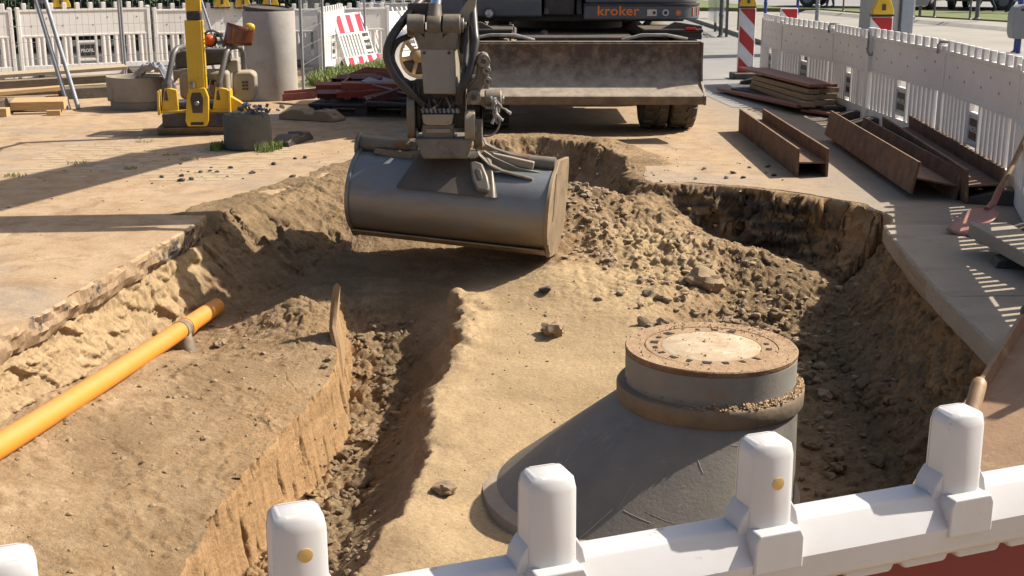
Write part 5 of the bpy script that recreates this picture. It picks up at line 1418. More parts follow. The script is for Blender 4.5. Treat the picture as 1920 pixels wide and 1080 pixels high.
# ------------------------------------------------------------------ red steel heap on its pallet
def red_heap():
    M_REDST = mat("red_oxide_steel", (0.34, 0.075, 0.045), .6, col2=(0.25, 0.055, 0.038), scale=8, amt=.5, dust=.3)
    M_MAROON = mat("maroon_steel", (0.12, 0.035, 0.035), .55, col2=(0.16, 0.05, 0.045), scale=8, amt=.5, dust=.25)
    M_PALL = mat("blackened_pallet_wood", (0.04, 0.036, 0.034), .85, col2=(0.075, 0.066, 0.058), scale=6, amt=.5, stretch=(1, 6, 6))
    p = empty("wooden_pallet", (-1.72, 15.25, 0), -6, "blackened wooden pallet under the heap of red steel props", "pallet")
    for i in range(7):
        MB().box((0, -.48 + i * .16, .135), (1.25, .11, .022)).build("deck_board", M_PALL, p, bevel=.003)
    for yy in (-.45, 0, .45):
        MB().box((0, yy, .012), (1.25, .1, .022)).build("base_board", M_PALL, p, bevel=.003)
        for xx in (-.55, 0, .55):
            MB().box((xx, yy, .073), (.14, .1, .098)).build("spacer_block", M_PALL, p, bevel=.003)
    rr = random.Random(12)
    def sq_tube(A, B_, w, m, label, roll=0):
        T, L = frame_from(A, B_)
        e = empty("steel_prop", A, 0, label, "steel prop", "red steel props in the heap")
        e.rotation_euler = (T @ rot(0, 0, roll)).to_euler()
        h, t = w / 2, w / 2 - .006
        bm = MB()
        for sx, sy, a, b in ((0, h - .003, w, .006), (0, -h + .003, w, .006), (h - .003, 0, .006, w - .012), (-h + .003, 0, .006, w - .012)):
            bm.box((sx, sy, L / 2), (a, b, L))
        bm.build("hollow_section", m, e)
        for zz in (.12, L * .45, L * .8):
            MB().box((0, -h - .012, zz), (w * 1.05, .03, .08)).build("weld_socket", m, e, bevel=.003)
    lab = "red oxide square steel prop in the heap on the pallet"
    lab2 = "maroon square steel prop in the heap on the pallet"
    n = 0
    for i in range(17):
        y0 = 14.82 + rr.uniform(0, .75)
        z0 = .19 + .012 * i + rr.uniform(0, .02)
        x0 = -2.35 + rr.uniform(0, .35) + (rr.uniform(0, .7) if i % 3 == 0 else 0); L = rr.uniform(.45, .9)
        ang = rr.uniform(-.25, .45) if i % 3 else rr.uniform(1.0, 1.9)
        A = (x0, y0, z0); B_ = (x0 + L * math.cos(ang), y0 + L * math.sin(ang), z0 + rr.uniform(-.02, .07))
        mm = M_REDST if i % 4 else M_MAROON
        sq_tube(A, B_, .075, mm, lab if i % 4 else lab2, rr.uniform(0, 50))
    sq_tube((-1.62, 14.72, .2), (-1.2, 14.9, .33), .085, M_MAROON, lab2, 10)
    sq_tube((-1.72, 14.70, .19), (-1.18, 15.1, .30), .075, M_MAROON, lab2, 30)
    # long bent bars over the heap
    for k, (dy, dz) in enumerate(((0, 0), (.12, .03))):
        e = empty("bent_bar", (-2.95, 16.2 + dy, .03), 0, ["long bent red steel bar arching over the front of the heap", "second bent red bar just behind the arching front bar"][k], "steel bar", "bent red bars")
        q = [(0, 0, .04), (.45, -.25, .10), (.85, -.5, .28), (1.15, -.65, .40), (1.45, -.8, .39), (1.75, -.95, .24), (1.95, -1.0, .12)]
        vs, fs = [], []
        for pnt in q:
            P = Vector(pnt) + Vector((0, 0, dz))
            vs += [P + Vector((0, -.012, -.045)), P + Vector((0, .012, -.045)), P + Vector((0, .012, .045)), P + Vector((0, -.012, .045))]
        for i in range(len(q) - 1):
            for j in range(4):
                l = (j + 1) % 4; fs.append((i * 4 + j, i * 4 + l, i * 4 + 4 + l, i * 4 + 4 + j))
        fs += [(3, 2, 1, 0), tuple(len(vs) - 4 + j for j in range(4))]
        MB().add(vs, fs).build("flat_bar", M_REDST, e, smooth=60)
    e = empty("grey_sheet", (-1.35, 15.05, .16), 0, "grey metal sheet and board on the right of the red heap", "metal sheet")
    MB(rot(4, 14, -12)).box((0, 0, .16), (.85, .5, .012)).build("sheet", M_GALV, e)
    MB(rot(0, 4, 10)).box((-.05, -.5, .01), (.75, .16, .02)).build("board", M_PALL, e)
    MB(rot(0, -6, -14)).box((.15, -.1, .20), (.9, .09, .05)).build("channel_piece", M_PALL, e, bevel=.004)
red_heap()

# ------------------------------------------------------------------ timber on the left
def timber():
    m1 = mat("fresh_timber", (0.52, 0.335, 0.155), .7, col2=(0.42, 0.26, 0.115), scale=5, amt=.5, stretch=(1, 8, 8), dust=.2)
    m2 = mat("weathered_timber", (0.20, 0.155, 0.105), .8, col2=(0.14, 0.105, 0.07), scale=5, amt=.5, stretch=(1, 8, 8), dust=.3)
    m3 = mat("pale_timber", (0.46, 0.36, 0.235), .75, col2=(0.36, 0.27, 0.17), scale=5, amt=.5, stretch=(1, 8, 8))
    def plank(A, B_, w, t, m, label, roll=0, nm="timber_board"):
        A, B_ = Vector(A), Vector(B_)
        d = B_ - A
        e = empty(nm, A, 0, label, "board")
        e.rotation_euler = (R(roll), -math.atan2(d.z, math.hypot(d.x, d.y)), math.atan2(d.y, d.x))
        MB().box((d.length / 2, 0, 0), (d.length, w, t)).build("plank", m, e, bevel=.004)
    plank((-7.6, 17.0, .24), (-5.45, 17.9, .33), .5, .045, m3, "wide pale board lying on the stack beneath the left white barrier")
    plank((-7.6, 16.55, .15), (-5.55, 17.3, .22), .22, .10, m2, "dark weathered beam under the pale board")
    plank((-6.0, 16.8, .07), (-5.0, 17.4, .07), .4, .14, M_RUSTDARK2, "dark flat box behind the leaning tubes")
    plank((-6.9, 15.5, .15), (-5.75, 16.2, .20), .20, .05, m1, "fresh sawn board sloping up at the timber pile")
    plank((-6.7, 15.35, .06), (-5.9, 15.9, .08), .24, .09, m2, "brown weathered board at the foot of the timber pile")
    plank((-6.02, 15.18, .10), (-5.42, 15.30, .10), .34, .10, m1, "short thick yellow timber block beside the leaning tubes", 4, "timber_block")
    plank((-6.5, 14.72, .05), (-5.92, 14.78, .05), .16, .10, m1, "brown square timber offcut in front of the pile", 0, "timber_block")
    plank((-5.93, 14.95, .012), (-5.5, 15.05, .012), .08, .02, m3, "thin pale wood strip lying in the sand")
    plank((-5.50, 14.86, .03), (-5.35, 14.9, .03), .08, .06, m1, "small wood chip beside the thin strip", 0, "timber_block")
    e = empty("log_piece", (-5.98, 15.42, .085), 40, "round grey log end in the timber pile", "log")
    MB().cyl((-.2, 0, 0), (.2, 0, 0), .08, 18).build("log_body", m2, e)
M_RUSTDARK2 = mat("dark_steel_box", (0.05, 0.048, 0.045), .6, dust=.4)
timber()

# ------------------------------------------------------------------ white rimmed wheel
def reel():
    e = empty("machine_wheel", (-1.40, 18.8, 0), 0, "white rimmed wheel with tan spoked hub behind the excavator hoses", "wheel")
    e.rotation_euler = (0, 0, R(28))
    Mr = Matrix.Translation((0, 0, .42)) @ rot(90)
    m = mat("tan_hub", (0.33, 0.22, 0.115), .6, col2=(0.42, 0.30, 0.17), scale=8, amt=.5)
    MB(Mr).lathe([(.30, -.1), (.40, -.11), (.415, -.08), (.415, .08), (.40, .11), (.33, .10), (.32, .02), (.30, .0)], 48, closed=True).build("rim", M_WHITE2, e)
    MB(Mr).lathe([(.27, -.05), (.315, -.05), (.315, .075), (.28, .085)], 40, closed=True).build("inner_ring", m, e)
    MB(Mr).lathe([(.10, -.06), (.10, .06), (.05, .09), (.0, .09)], 24).build("hub", m, e)
    for k in range(6):
        MB(Mr @ Matrix.Rotation(k * math.pi / 3 + .2, 4, 'Z')).box((.19, 0, .02), (.20, .06, .05)).build("spoke", m, e, bevel=.01)
    MB().box((0, .18, .20), (.5, .4, .30)).build("axle_box", M_CHASSIS, e, bevel=.03)
reel()
# ------------------------------------------------------------------ right hand fence
GR = "white barriers fencing the site"
def rb(A, B_, lab, zs=1.0): return barrier((A[0], A[1], 0), (B_[0], B_[1], 0), lab, GR, zs, wide=0)
S = [(3.74, 19.0), (3.76, 17.75), (3.98, 15.75), (3.99, 14.10), (4.05, 11.85), (3.88, 9.62), (3.27, 7.5), (2.95, 5.75), (3.75, 4.0), (3.2, 2.2)]
labs = ["short white barrier end beside the red striped beacon", "white barrier behind the stack of red boards and timbers", "white barrier behind the boards, just before the steel clamp post",
        "dusty white barrier behind the two rusty beams, beyond the clamp post", "dusty white barrier beside the shovel with black plate facing the beams",
        "white barrier beyond the shovel and kerb stones", "white barrier along the shaded pit wall", "white barrier beside the leaning rusty beam", "white barrier joining the pit's near edge"]
for i in range(len(S) - 1):
    rb(S[i], S[i + 1], labs[i], 1.02 if i < 3 else 1.05)
# steel clamps over the joints
def clamp(loc, rz, label, s=1.0):
    e = empty("barrier_clamp", loc, rz, label, "clamp", "grey steel clamps on barrier joints")
    e.scale = (s,) * 3
    MB().tube([(-.10, -.05, -.06), (-.10, -.05, .02), (-.06, -.04, .05), (.08, .03, .05), (.12, .05, .02)], .012, 8).build("clamp_bar", M_GALV, e, smooth=60)
clamp((4.05, 11.85, .985), -88, "grey bent steel clamp over the barrier joint beside the rusty beams")
clamp((3.98, 15.75, .97), -88, "grey bent steel clamp over the barrier joint behind the boards")
e = empty("clamp_post", (3.965, 14.07, 0), 0, "thick white joint post with hanging grey steel loop", "post")
MB().box((0, 0, .53), (.075, .085, 1.06)).build("post_body", M_WHITE2, e, bevel=.012)
MB().tube([(-.045, -.045, 1.02), (-.05, -.05, .80), (-.03, -.055, .765), (.0, -.055, .765), (.02, -.05, .80), (.03, -.045, 1.02)], .011, 8).build("steel_loop", M_GALV, e, smooth=60)

# ------------------------------------------------------------------ striped beacons
def beacon(loc, rz, label, h0=.12, lampz=True, w=.26):
    e = empty("striped_beacon", loc, rz, label, "beacon")
    bd = MB().box((0, 0, h0 + .5), (w, .03, 1.0)).build("beacon_board", M_WHITE2, e, bevel=.012)
    a = w / 2 - .014
    zt, zb = h0 + .985, h0 + .015
    H = zt - zb
    MB().box((0, -.016, (zt + zb) / 2), (2 * a, .004, H)).build("white_sheet", M_GREYFOIL, bd)
    def clip(poly):
        for (f) in (lambda p: p[1] - zb, lambda p: zt - p[1]):
            out = []
            for i in range(len(poly)):
                p, q = poly[i - 1], poly[i]
                fp, fq = f(p), f(q)
                if (fp >= 0) != (fq >= 0):
                    t = fp / (fp - fq); out.append((p[0] + (q[0] - p[0]) * t, p[1] + (q[1] - p[1]) * t))
                if fq >= 0: out.append(q)
            poly = out
            if not poly: return poly
        return poly
    step = .47
    for k in range(-1, 4):
        z = zt + .22 - k * step
        p = clip([(-a, z), (a, z - .235), (a, z - .235 - .235), (-a, z - .235)])
        if len(p) > 2: MB().prism(p, -.0215, -.0185, 'y').build("red_stripe", M_REDFOIL3, bd)
    MB().cyl((0, 0, 0), (0, 0, h0), .025, 10).build("stem", M_BLACKRUB, e)
    MB().box((0, 0, .05), (.42, .36, .10)).build("beacon_foot", M_BLACKRUB, e, bevel=.02)
    return e
M_REDFOIL3 = mat("red_beacon_sheet", (0.42, 0.018, 0.018), .38)
beacon((3.62, 19.7, 0), 3, "red and white striped beacon beside the dozer blade's end", .08)
lamp((3.62, 19.7, 1.09), "yellow warning lamp on the striped beacon beside the dozer blade", .98, 3)
beacon((3.93, 18.2, 0), 8, "red and white beacon without lamp behind the barrier by the boards", .13)
beacon((4.20, 14.55, 0), 3, "red and white beacon behind the white clamp post", .16)
lamp((4.20, 14.55, 1.17), "yellow warning lamp with orange lens on the beacon by the clamp post", .98, 3)

# ------------------------------------------------------------------ rusty H beams
def h_beam(A, B_, label, roll=0, b=.27, h=.24, t=.022, nm="steel_beam", m=None):
    A, B_ = Vector(A), Vector(B_)
    d = B_ - A
    e = empty(nm, A, 0, label, "steel beam")
    e.rotation_euler = Matrix.Rotation(math.atan2(d.y, d.x), 4, 'Z').to_euler()
    q = Matrix.Rotation(math.atan2(d.y, d.x), 4, 'Z') @ Matrix.Rotation(-math.atan2(d.z, math.hypot(d.x, d.y)), 4, 'Y') @ Matrix.Rotation(R(roll), 4, 'X')
    e.rotation_euler = q.to_euler()
    L = d.length
    m = m or M_RUST
    for s in (-1, 1):
        MB().box((L / 2, s * (b / 2 - t / 2), h / 2), (L, t, h)).build("flange", m, e, bevel=.003)
    MB().box((L / 2, 0, h * .5), (L - .002, b - 2 * t + .002, .014)).build("web", m, e, bevel=.002)
    return e
h_beam((2.53, 10.47, 0), (2.565, 13.45, 0), "rusty steel H-beam in full sun on the sandy pavement")
h_beam((3.20, 9.40, .015), (3.36, 12.75, .02), "dark rusty steel H-beam tilted on its side edge beside the sunlit beam", roll=11, b=.36, h=.25)
h_beam((3.53, 9.22, .02), (3.86, 12.55, .02), "dark rusty steel beam lying closest along the white barrier", roll=-4, b=.28, h=.25)
# old beam dipping into the pit at the right
h_beam((1.30, 3.68, -.42), (2.62, 5.58, .07), "rusty orange steel channel leaning from the slab into the pit", roll=-14, b=.46, h=.13, m=mat("orange_rust_steel", (0.31, 0.165, 0.085), .8, col2=(0.22, 0.11, 0.06), scale=5, amt=.6, spots=(0.40, 0.26, 0.155), spot_scale=8, bump=.003, bscale=40, dust=.5))

# ------------------------------------------------------------------ stack of boards
def board_stack():
    m1 = mat("stack_timber", (0.20, 0.145, 0.088), .8, col2=(0.27, 0.20, 0.125), scale=5, amt=.5, stretch=(1, 8, 8), dust=.3)
    m2 = mat("red_painted_board", (0.17, 0.045, 0.04), .6, col2=(0.22, 0.07, 0.055), scale=5, amt=.5, stretch=(1, 5, 5), dust=.3)
    m3 = mat("black_board", (0.03, 0.028, 0.026), .7)
    def bd(A, B_, w, t, m, label, group=None, cat="board"):
        A, B_ = Vector(A), Vector(B_); d = B_ - A
        e = empty("stack_board", A, 0, label, cat, group)
        e.rotation_euler = (0, -math.atan2(d.z, math.hypot(d.x, d.y)), math.atan2(d.y, d.x))
        MB().box((d.length / 2, 0, 0), (d.length, w, t)).build("plank", m, e, bevel=.004)
    g = "timbers in the stack by the barrier"
    bd((2.98, 17.6, .045), (3.50, 14.95, .10), .26, .04, m2, "wide red board sticking out under the timber stack")
    bd((3.25, 17.3, .05), (3.95, 14.9, .05), .55, .09, m3, "black base board under the timber stack")
    k = 0
    for row in range(3):
        for j in range(3):
            z = .13 + row * .065
            bd((3.30 + j * .15, 17.2 - .1 * row, z), (3.50 + j * .15 + .05 * row, 14.85 + .12 * j + .1 * row, z), .135, .058, m1, "brown square timber in the board stack, %s layer, %s" % (["bottom", "middle", "top"][row], ["outermost toward the pit", "centre of the layer", "next to the white barrier"][j]), g)
    bd((3.22, 17.5, .345), (3.62, 15.0, .335), .19, .035, m2, "narrow red board lying across the top of the timber stack")
    bd((3.42, 17.4, .34), (3.80, 15.05, .335), .16, .035, m2, "second narrow red board on top of the timber stack nearest the barrier")
    bd((3.5, 15.0, .05), (4.0, 14.4, .03), .18, .03, m2, "short red board end lying under the stack by the clamp post")
board_stack()

# ------------------------------------------------------------------ shovels
def shovel():
    e = empty("shovel", (2.93, 8.05, 0), 0, "shovel with worn red blade and wooden handle leaning on the white barrier", "shovel")
    m = mat("worn_red_paint", (0.30, 0.055, 0.05), .5, col2=(0.20, 0.05, 0.045), scale=9, amt=.5, spots=(0.30, 0.24, 0.19), spot_scale=14, dust=.4)
    T = Matrix.Translation((-2.93, -8.05, 0))
    a, b = Vector((2.96, 8.08, .012)), Vector((3.33, 8.58, .10))
    d = (b - a).normalized(); s = d.cross(Vector((0, 0, 1))).normalized(); n = s.cross(d)
    vs, fs = [], []
    K = 8
    for i in range(K + 1):
        t = i / K
        w = .115 * (1 if t < .72 else 1 - ((t - .72) / .28) ** 1.6 * .85)
        w *= (.86 + .14 * min(1, t * 4))
        for j in range(7):
            v = -1 + 2 * j / 6
            p = a + (b - a) * t * .92 + s * v * w + n * (.03 * v * v * (1 - .2 * t) + .018 * t * (1 - v * v))
            vs.append(p)
    for i in range(K):
        for j in range(6):
            fs.append((i * 7 + j, i * 7 + j + 1, (i + 1) * 7 + j + 1, (i + 1) * 7 + j))
    o = MB(T).add(vs, fs).build("blade", m, e, smooth=60)
    md = o.modifiers.new("solid", 'SOLIDIFY'); md.thickness = .004
    MB(T).tube([b - d * .10 + n * .02, b + Vector((.03, .03, .03)), b + Vector((.09, .10, .12))], [.016, .024, .023], 14).build("socket", m, e, smooth=60)
    MB(T).tube([b + Vector((.07, .08, .09)), Vector((3.55, 8.82, .36)), Vector((3.72, 9.0, .60)), Vector((3.93, 9.2, 1.05))], .019, 12).build("handle", M_WOODH, e, smooth=60)
shovel()
def tool():
    e = empty("digging_tool", (.98, 2.42, 0), 0, "wooden tool handle sticking up beside the leaning rusty channel", "tool")
    T = Matrix.Translation((-.98, -2.42, 0))
    a, b = Vector((.80, 2.40, .05)), Vector((1.228, 3.12, .695))
    d = (b - a).normalized()
    MB(T).tube([a, a + (b - a) * .5, b - d * .03, b - d * .012, b - d * .003, b], [.018, .0195, .0205, .0185, .012, .004], 18).build("handle", M_WOODH, e, smooth=60)
    MB(T).box((.75, 2.36, .03), (.20, .12, .012)).build("blade", M_RUST, e)
tool()

# ------------------------------------------------------------------ kerb stones and slabs at the right edge
def kerbs():
    m = mat("dark_grey_kerb", (0.085, 0.085, 0.088), .8, col2=(0.125, 0.122, 0.118), scale=6, amt=.5, bump=.003, bscale=40, dust=.3)
    m2 = mat("grey_kerb_slab", (0.25, 0.225, 0.185), .85, col2=(0.31, 0.275, 0.22), scale=5, amt=.5, bump=.003, bscale=40, spots=(0.36, 0.24, 0.16), spot_scale=6, spot_lo=.66, spot_hi=.74, dust=.3)
    g = "dark kerb stones stacked by the barrier"
    for i in range(3):
        for j in range(2):
            e = empty("kerb_stone", (3.36 + j * .20 + .03 * i, 7.62 + j * .05, i * .115), 8 + 5 * i - 6 * j, "dark grey kerb stone in the stack beside the shovel, %s layer, %s" % (["bottom", "middle", "top"][i], ["nearer the pit", "nearer the barrier"][j]), "kerb stone", g)
            MB().prism([(-.085, 0), (.085, 0), (.085, .11), (-.05, .11), (-.085, .08)], -.22, .20, 'y').build("stone_body", m, e, bevel=.012)
    e = empty("kerb_slab", (2.90, 7.60, 0), 0, "long grey concrete kerb slab lying along the pit's right edge", "kerb slab")
    T = Matrix.Translation((.13, -.66, .115)) @ rot(2, 0, 5)
    MB(T).box((0, 0, 0), (.25, 1.45, .085)).build("slab_body", m2, e, bevel=.01)
    e = empty("kerb_stone", (2.74, 6.12, 0), 20, "dark wedge shaped kerb stone lying alone before the long kerb slab", "kerb stone")
    MB().prism([(-.12, 0), (.30, 0), (.30, .11), (.0, .11), (-.12, .05)], -.08, .10, 'y').build("stone_body", m, e, bevel=.012)
    e = empty("kerb_stone", (3.0, 7.30, 0), 20, "grey stone packed under the long kerb slab", "kerb stone")
    MB().prism([(-.08, 0), (.1, 0), (.09, .07), (-.07, .07)], -.5, -.36, 'y').build("stone_body", m, e, bevel=.012)
kerbs()
# ------------------------------------------------------------------ street beyond the fence
def sheet(name, pts, z, m, thick=0.0, kind="structure"):
    mb = MB()
    if thick: mb.prism(pts, z - thick, z, 'z')
    else: mb.add([(a, b, z) for a, b in pts], [tuple(range(len(pts)))])
    o = mb.build(name, m, None, smooth=30)
    return tag(o, kind=kind)
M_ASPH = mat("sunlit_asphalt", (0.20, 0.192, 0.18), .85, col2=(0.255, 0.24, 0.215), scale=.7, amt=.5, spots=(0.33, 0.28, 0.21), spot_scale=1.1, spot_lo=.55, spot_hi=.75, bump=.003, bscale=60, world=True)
M_BEIGE = mat("pale_concrete_paving", (0.30, 0.27, 0.225), .85, col2=(0.25, 0.225, 0.185), scale=.5, amt=.5, spots=(0.27, 0.24, 0.20), spot_scale=.8, spot_lo=.58, spot_hi=.75, bump=.003, bscale=40, world=True)
M_KERB = mat("kerb_concrete", (0.30, 0.275, 0.235), .85, col2=(0.24, 0.215, 0.18), scale=2, amt=.5, world=True)
sheet("road", [(2.75, 15.7), (4.35, 15.2), (4.6, 2.0), (60, -20), (60, 20), (30, 120), (-2, 120), (2.0, 40), (2.1, 24)], .004, M_ASPH)
sheet("bus_lane", [(5.6, 22), (60, -10), (60, 16), (14.0, 28), (10.3, 46), (9.6, 47.6), (5.9, 47.6), (5.7, 37)], .009, M_BEIGE)
sheet("kerb", [(5.45, 22), (5.62, 22), (5.86, 60), (5.7, 60)], .10, M_KERB, .12)
sheet("sidewalk", [(14.25, 28), (60, 17), (60, 20), (15.0, 34.6), (11.9, 42.2), (11.1, 46), (10.55, 46)], .10, M_BEIGE)
tag(MB().add([(14.0, 28, .008), (14.25, 28, .104), (10.55, 46, .104), (10.3, 46, .008), (60, 16.4, .008), (60, 17.1, .104)], [(0, 1, 2, 3), (4, 5, 1, 0)]).build("kerb", M_KERB, None), kind="structure")
M_TREESHADE = mat("painted_tree_shade", (0.045, 0.043, 0.04), .9, col2=(0.065, 0.06, 0.055), scale=1, amt=.5, world=True)
M_VERGE = mat("verge_soil_grass", (0.10, 0.13, 0.035), .95, col2=(0.17, 0.175, 0.06), scale=1.2, amt=.6, bump=.02, bscale=9, world=True)
sheet("tree_shade_sheet", [(-40, 14), (-9.9, 19.2), (-7.7, 20.3), (-5.8, 21.6), (-4.0, 22.8), (-3.4, 24), (1.2, 27.3), (1.5, 60), (-40, 60)], .004, M_TREESHADE)  # dark sheet paints the trees' shade onto the ground behind the left barriers
sheet("grass_verge", [(15.05, 34.7), (60, 20.2), (90, 40), (40, 75), (-3, 75), (-2, 48.2), (7, 47.7), (10.9, 46.6), (11.2, 45.9), (12.0, 42.3)], .14, M_VERGE, .15)
sheet("parking_lot", [(9, 50.5), (12, 46.9), (16.5, 43.6), (70, 28), (120, 60), (60, 120), (0, 120)], .15, M_ASPH)

# ------------------------------------------------------------------ street furniture
M_POSTGREY = mat("dark_grey_post", (0.10, 0.10, 0.10), .5)
M_BLUE = mat("blue_post_paint", (0.03, 0.05, 0.22), .45)
M_BINGREY = mat("grey_litter_bin", (0.20, 0.205, 0.215), .45, col2=(0.24, 0.24, 0.25), scale=4, amt=.4)
def post(loc, h, r, m, label, cap=True, tilt=0):
    e = empty("street_post", loc, 0, label, "post")
    e.rotation_euler = (0, R(tilt), 0)
    MB().lathe([(r * 1.9, 0), (r * 1.9, .02), (r * 1.05, .05), (r, .1), (r * .96, h), (0, h + .01)], 16).build("post_shaft", m, e)
    MB().lathe([(r * 1.25, .5), (r * 1.25, .56), (r, .58)], 16).build("post_band", m, e)
post((9.10, 29.3, 0), 4.0, .075, M_POSTGREY, "tall dark grey post standing in the bus lane", tilt=2)
post((8.95, 37.6, 0), 3.0, .06, M_GALV, "thin grey post beyond the knobbed white barriers")
post((13.5, 37.2, .16), 3.0, .06, M_POSTGREY, "grey post at the far sidewalk's grass edge")
post((5.05, 30.9, 0), 2.6, .05, M_POSTGREY, "dark post of the glass shelter beside the striped beacon")
post((5.95, 33.5, 0), 2.6, .055, M_POSTGREY, "dark shelter post between the two striped beacons")
post((7.9, 40, 0), 2.6, .05, M_BLUE, "blue sign post beyond the second striped beacon")
post((10.1, 25.5, .0), 3.2, .055, M_BLUE, "blue post carrying the big grey litter bin")
post((7.3, 47.0, 0), 2.4, .05, M_BLUE, "blue post near the grass on the excavator's right")
post((9.9, 44.5, 0), 2.4, .05, M_BLUE, "blue post far down the bus lane")
for i in range(5):
    post((11.15 + .50 * i, 43.2 - 1.6 * i, .16), 1.1, .03, M_POSTGREY, "slim grey railing post %s the sidewalk kerb" % ["at the start of", "second along", "third along", "fourth along", "last along"][i])
def bin_(loc, label, s=1.0, legm=None):
    e = empty("litter_bin", loc, 0, label, "litter bin"); e.scale = (s,) * 3
    MB().cyl((0, 0, 0), (0, 0, .5), .045, 12).build("stand", legm or M_BLUE, e)
    MB().prism([(-.17, .30), (.17, .30), (.21, .42), (.22, .78), (.17, .90), (.06, .955), (-.06, .955), (-.17, .90), (-.22, .78), (-.21, .42)], -.16, .16, 'y').build("bin_body", M_BINGREY, e, bevel=.03, seg=3)
    MB().box((.02, -.155, .86), (.20, .03, .045)).build("bin_opening", M_BLACK, e, bevel=.008)
bin_((10.02, 25.2, 0), "big grey litter bin on a blue stand beyond the white barrier", 1.0)
bin_((6.55, 41.3, 0), "small grey litter bin beside the shelter beyond the dozer blade", 1.0)
bin_((12.6, 39.6, .16), "grey litter bin on the far sidewalk beside the grass", 1.0, M_POSTGREY)
# lamp column: broad pale mast between the beacons
e = empty("mast_column", (7.35, 25.6, 0), 0, "broad pale grey column behind the lamp beacon", "column")
MB().lathe([(.42, 0), (.42, .3), (.40, .32), (.39, 6)], 36).build("column_shaft", mat("pale_grey_column", (0.36, 0.345, 0.32), .6, scale=2), e)
MB().box((.46, -.2, 1.5), (.24, .24, 3.0)).build("cable_duct", mat("blue_grey_duct", (0.38, 0.41, 0.45), .5), e, bevel=.02)
def shelter():
    e = empty("glass_shelter", (5.25, 31.6, 0), 0, "glass shelter wall with dark posts beyond the striped beacon", "shelter")
    m, nt, b = new_mat("shelter_glass")
    b.inputs["Base Color"].default_value = (.85, .9, .9, 1); b.inputs["Roughness"].default_value = .05
    b.inputs["Transmission Weight"].default_value = .9; b.inputs["IOR"].default_value = 1.2
    for i in range(3):
        MB().box((-.05 + .06 * i, i * 1.25, 1.2), (.012, 1.15, 1.9)).build("glass_pane", m, e)
        MB().box((-.05 + .06 * i, i * 1.25 - .62, 1.2), (.06, .06, 2.4)).build("shelter_post", M_POSTGREY, e)
    MB().box((.5, 1.2, 2.45), (1.5, 4.0, .08)).build("shelter_roof", M_POSTGREY, e)
shelter()

# ------------------------------------------------------------------ parked cars
def car(loc, rz, paint, label):
    e = empty("parked_car", loc, rz, label, "car", "cars parked beyond the grass")
    # side profile lofted across the width, x = length
    prof = [(-2.05, .30), (-2.10, .55), (-2.05, .80), (-1.75, .92), (-1.35, .96), (-.75, 1.38), (-.2, 1.45), (.55, 1.43), (1.15, 1.08), (1.25, .98), (1.85, .88), (2.08, .72), (2.12, .48), (2.05, .28)]
    st = [(-.84, .92, .0), (-.80, .97, .03), (-.60, 1.0, .0), (.60, 1.0, .0), (.80, .97, .03), (.84, .92, .0)]
    vs, fs = [], []
    n = len(prof)
    for (yy, k, _) in st:
        for (a, b) in prof:
            inset = 0
            top = max(0, (b - .95) / .5)
            y2 = yy * (1 - .22 * top)
            vs.append((a * (.97 if abs(yy) > .7 else 1), y2, .28 + (b - .28) * (k if abs(yy) > .7 else 1)))
    for i in range(len(st) - 1):
        for j in range(n):
            l = (j + 1) % n
            fs.append((i * n + j, i * n + l, (i + 1) * n + l, (i + 1) * n + j))
    fs += [tuple(range(n))[::-1], tuple((len(st) - 1) * n + j for j in range(n))]
    MB().add(vs, fs).build("body", paint, e, smooth=35)
    for s in (-1, 1):
        MB().prism([(-1.15, .98), (-.72, 1.32), (-.05, 1.37), (-.05, .98)], s * .70 - .02, s * .70 + .06 * s, 'y').build("side_window", M_GLASSD, e)
        MB().prism([(.02, .98), (.02, 1.37), (.52, 1.35), (1.02, 1.02), (1.02, .98)], s * .70 - .02, s * .70 + .06 * s, 'y').build("side_window", M_GLASSD, e)
        for xx in (-1.28, 1.32):
            w = MB(Matrix.Translation((xx, s * .76, .31)) @ rot(90)).lathe([(.18, -.09), (.30, -.095), (.315, -.06), (.315, .06), (.30, .095), (.18, .09)], 24, closed=True).build("wheel", M_BLACKRUB, e)
            MB(Matrix.Translation((xx, s * .76, .31)) @ rot(90)).lathe([(.19, -.08), (.19, .08), (.06, .085), (.0, .09)], 20).build("rim", M_GALV, w)
        MB().box((-2.06, s * .58, .72), (.06, .30, .11)).build("tail_light", M_RED, e, bevel=.01)
        MB().box((2.03, s * .56, .70), (.10, .32, .11)).build("headlight", M_LAMPGL, e, bevel=.01)
    return e
P_W = mat("white_car_paint", (0.60, 0.61, 0.62), .2, scale=2); P_S = mat("silver_car_paint", (0.32, 0.34, 0.37), .25, metal=.5); P_D = mat("dark_car_paint", (0.03, 0.035, 0.045), .2); P_R = mat("red_car_paint", (0.40, 0.03, 0.03), .25)
car((12.6, 48.3, .15), -30, P_W, "white car parked beyond the grass left of the pale column")
car((14.9, 46.9, .15), 55, P_R, "red car parked beyond the grass behind the railing posts")
car((18.6, 44.9, .15), -25, P_S, "silver car parked beyond the grass between walking people")
car((16.9, 46.3, .15), 60, P_D, "dark car parked beyond the grass beside the red parked car")

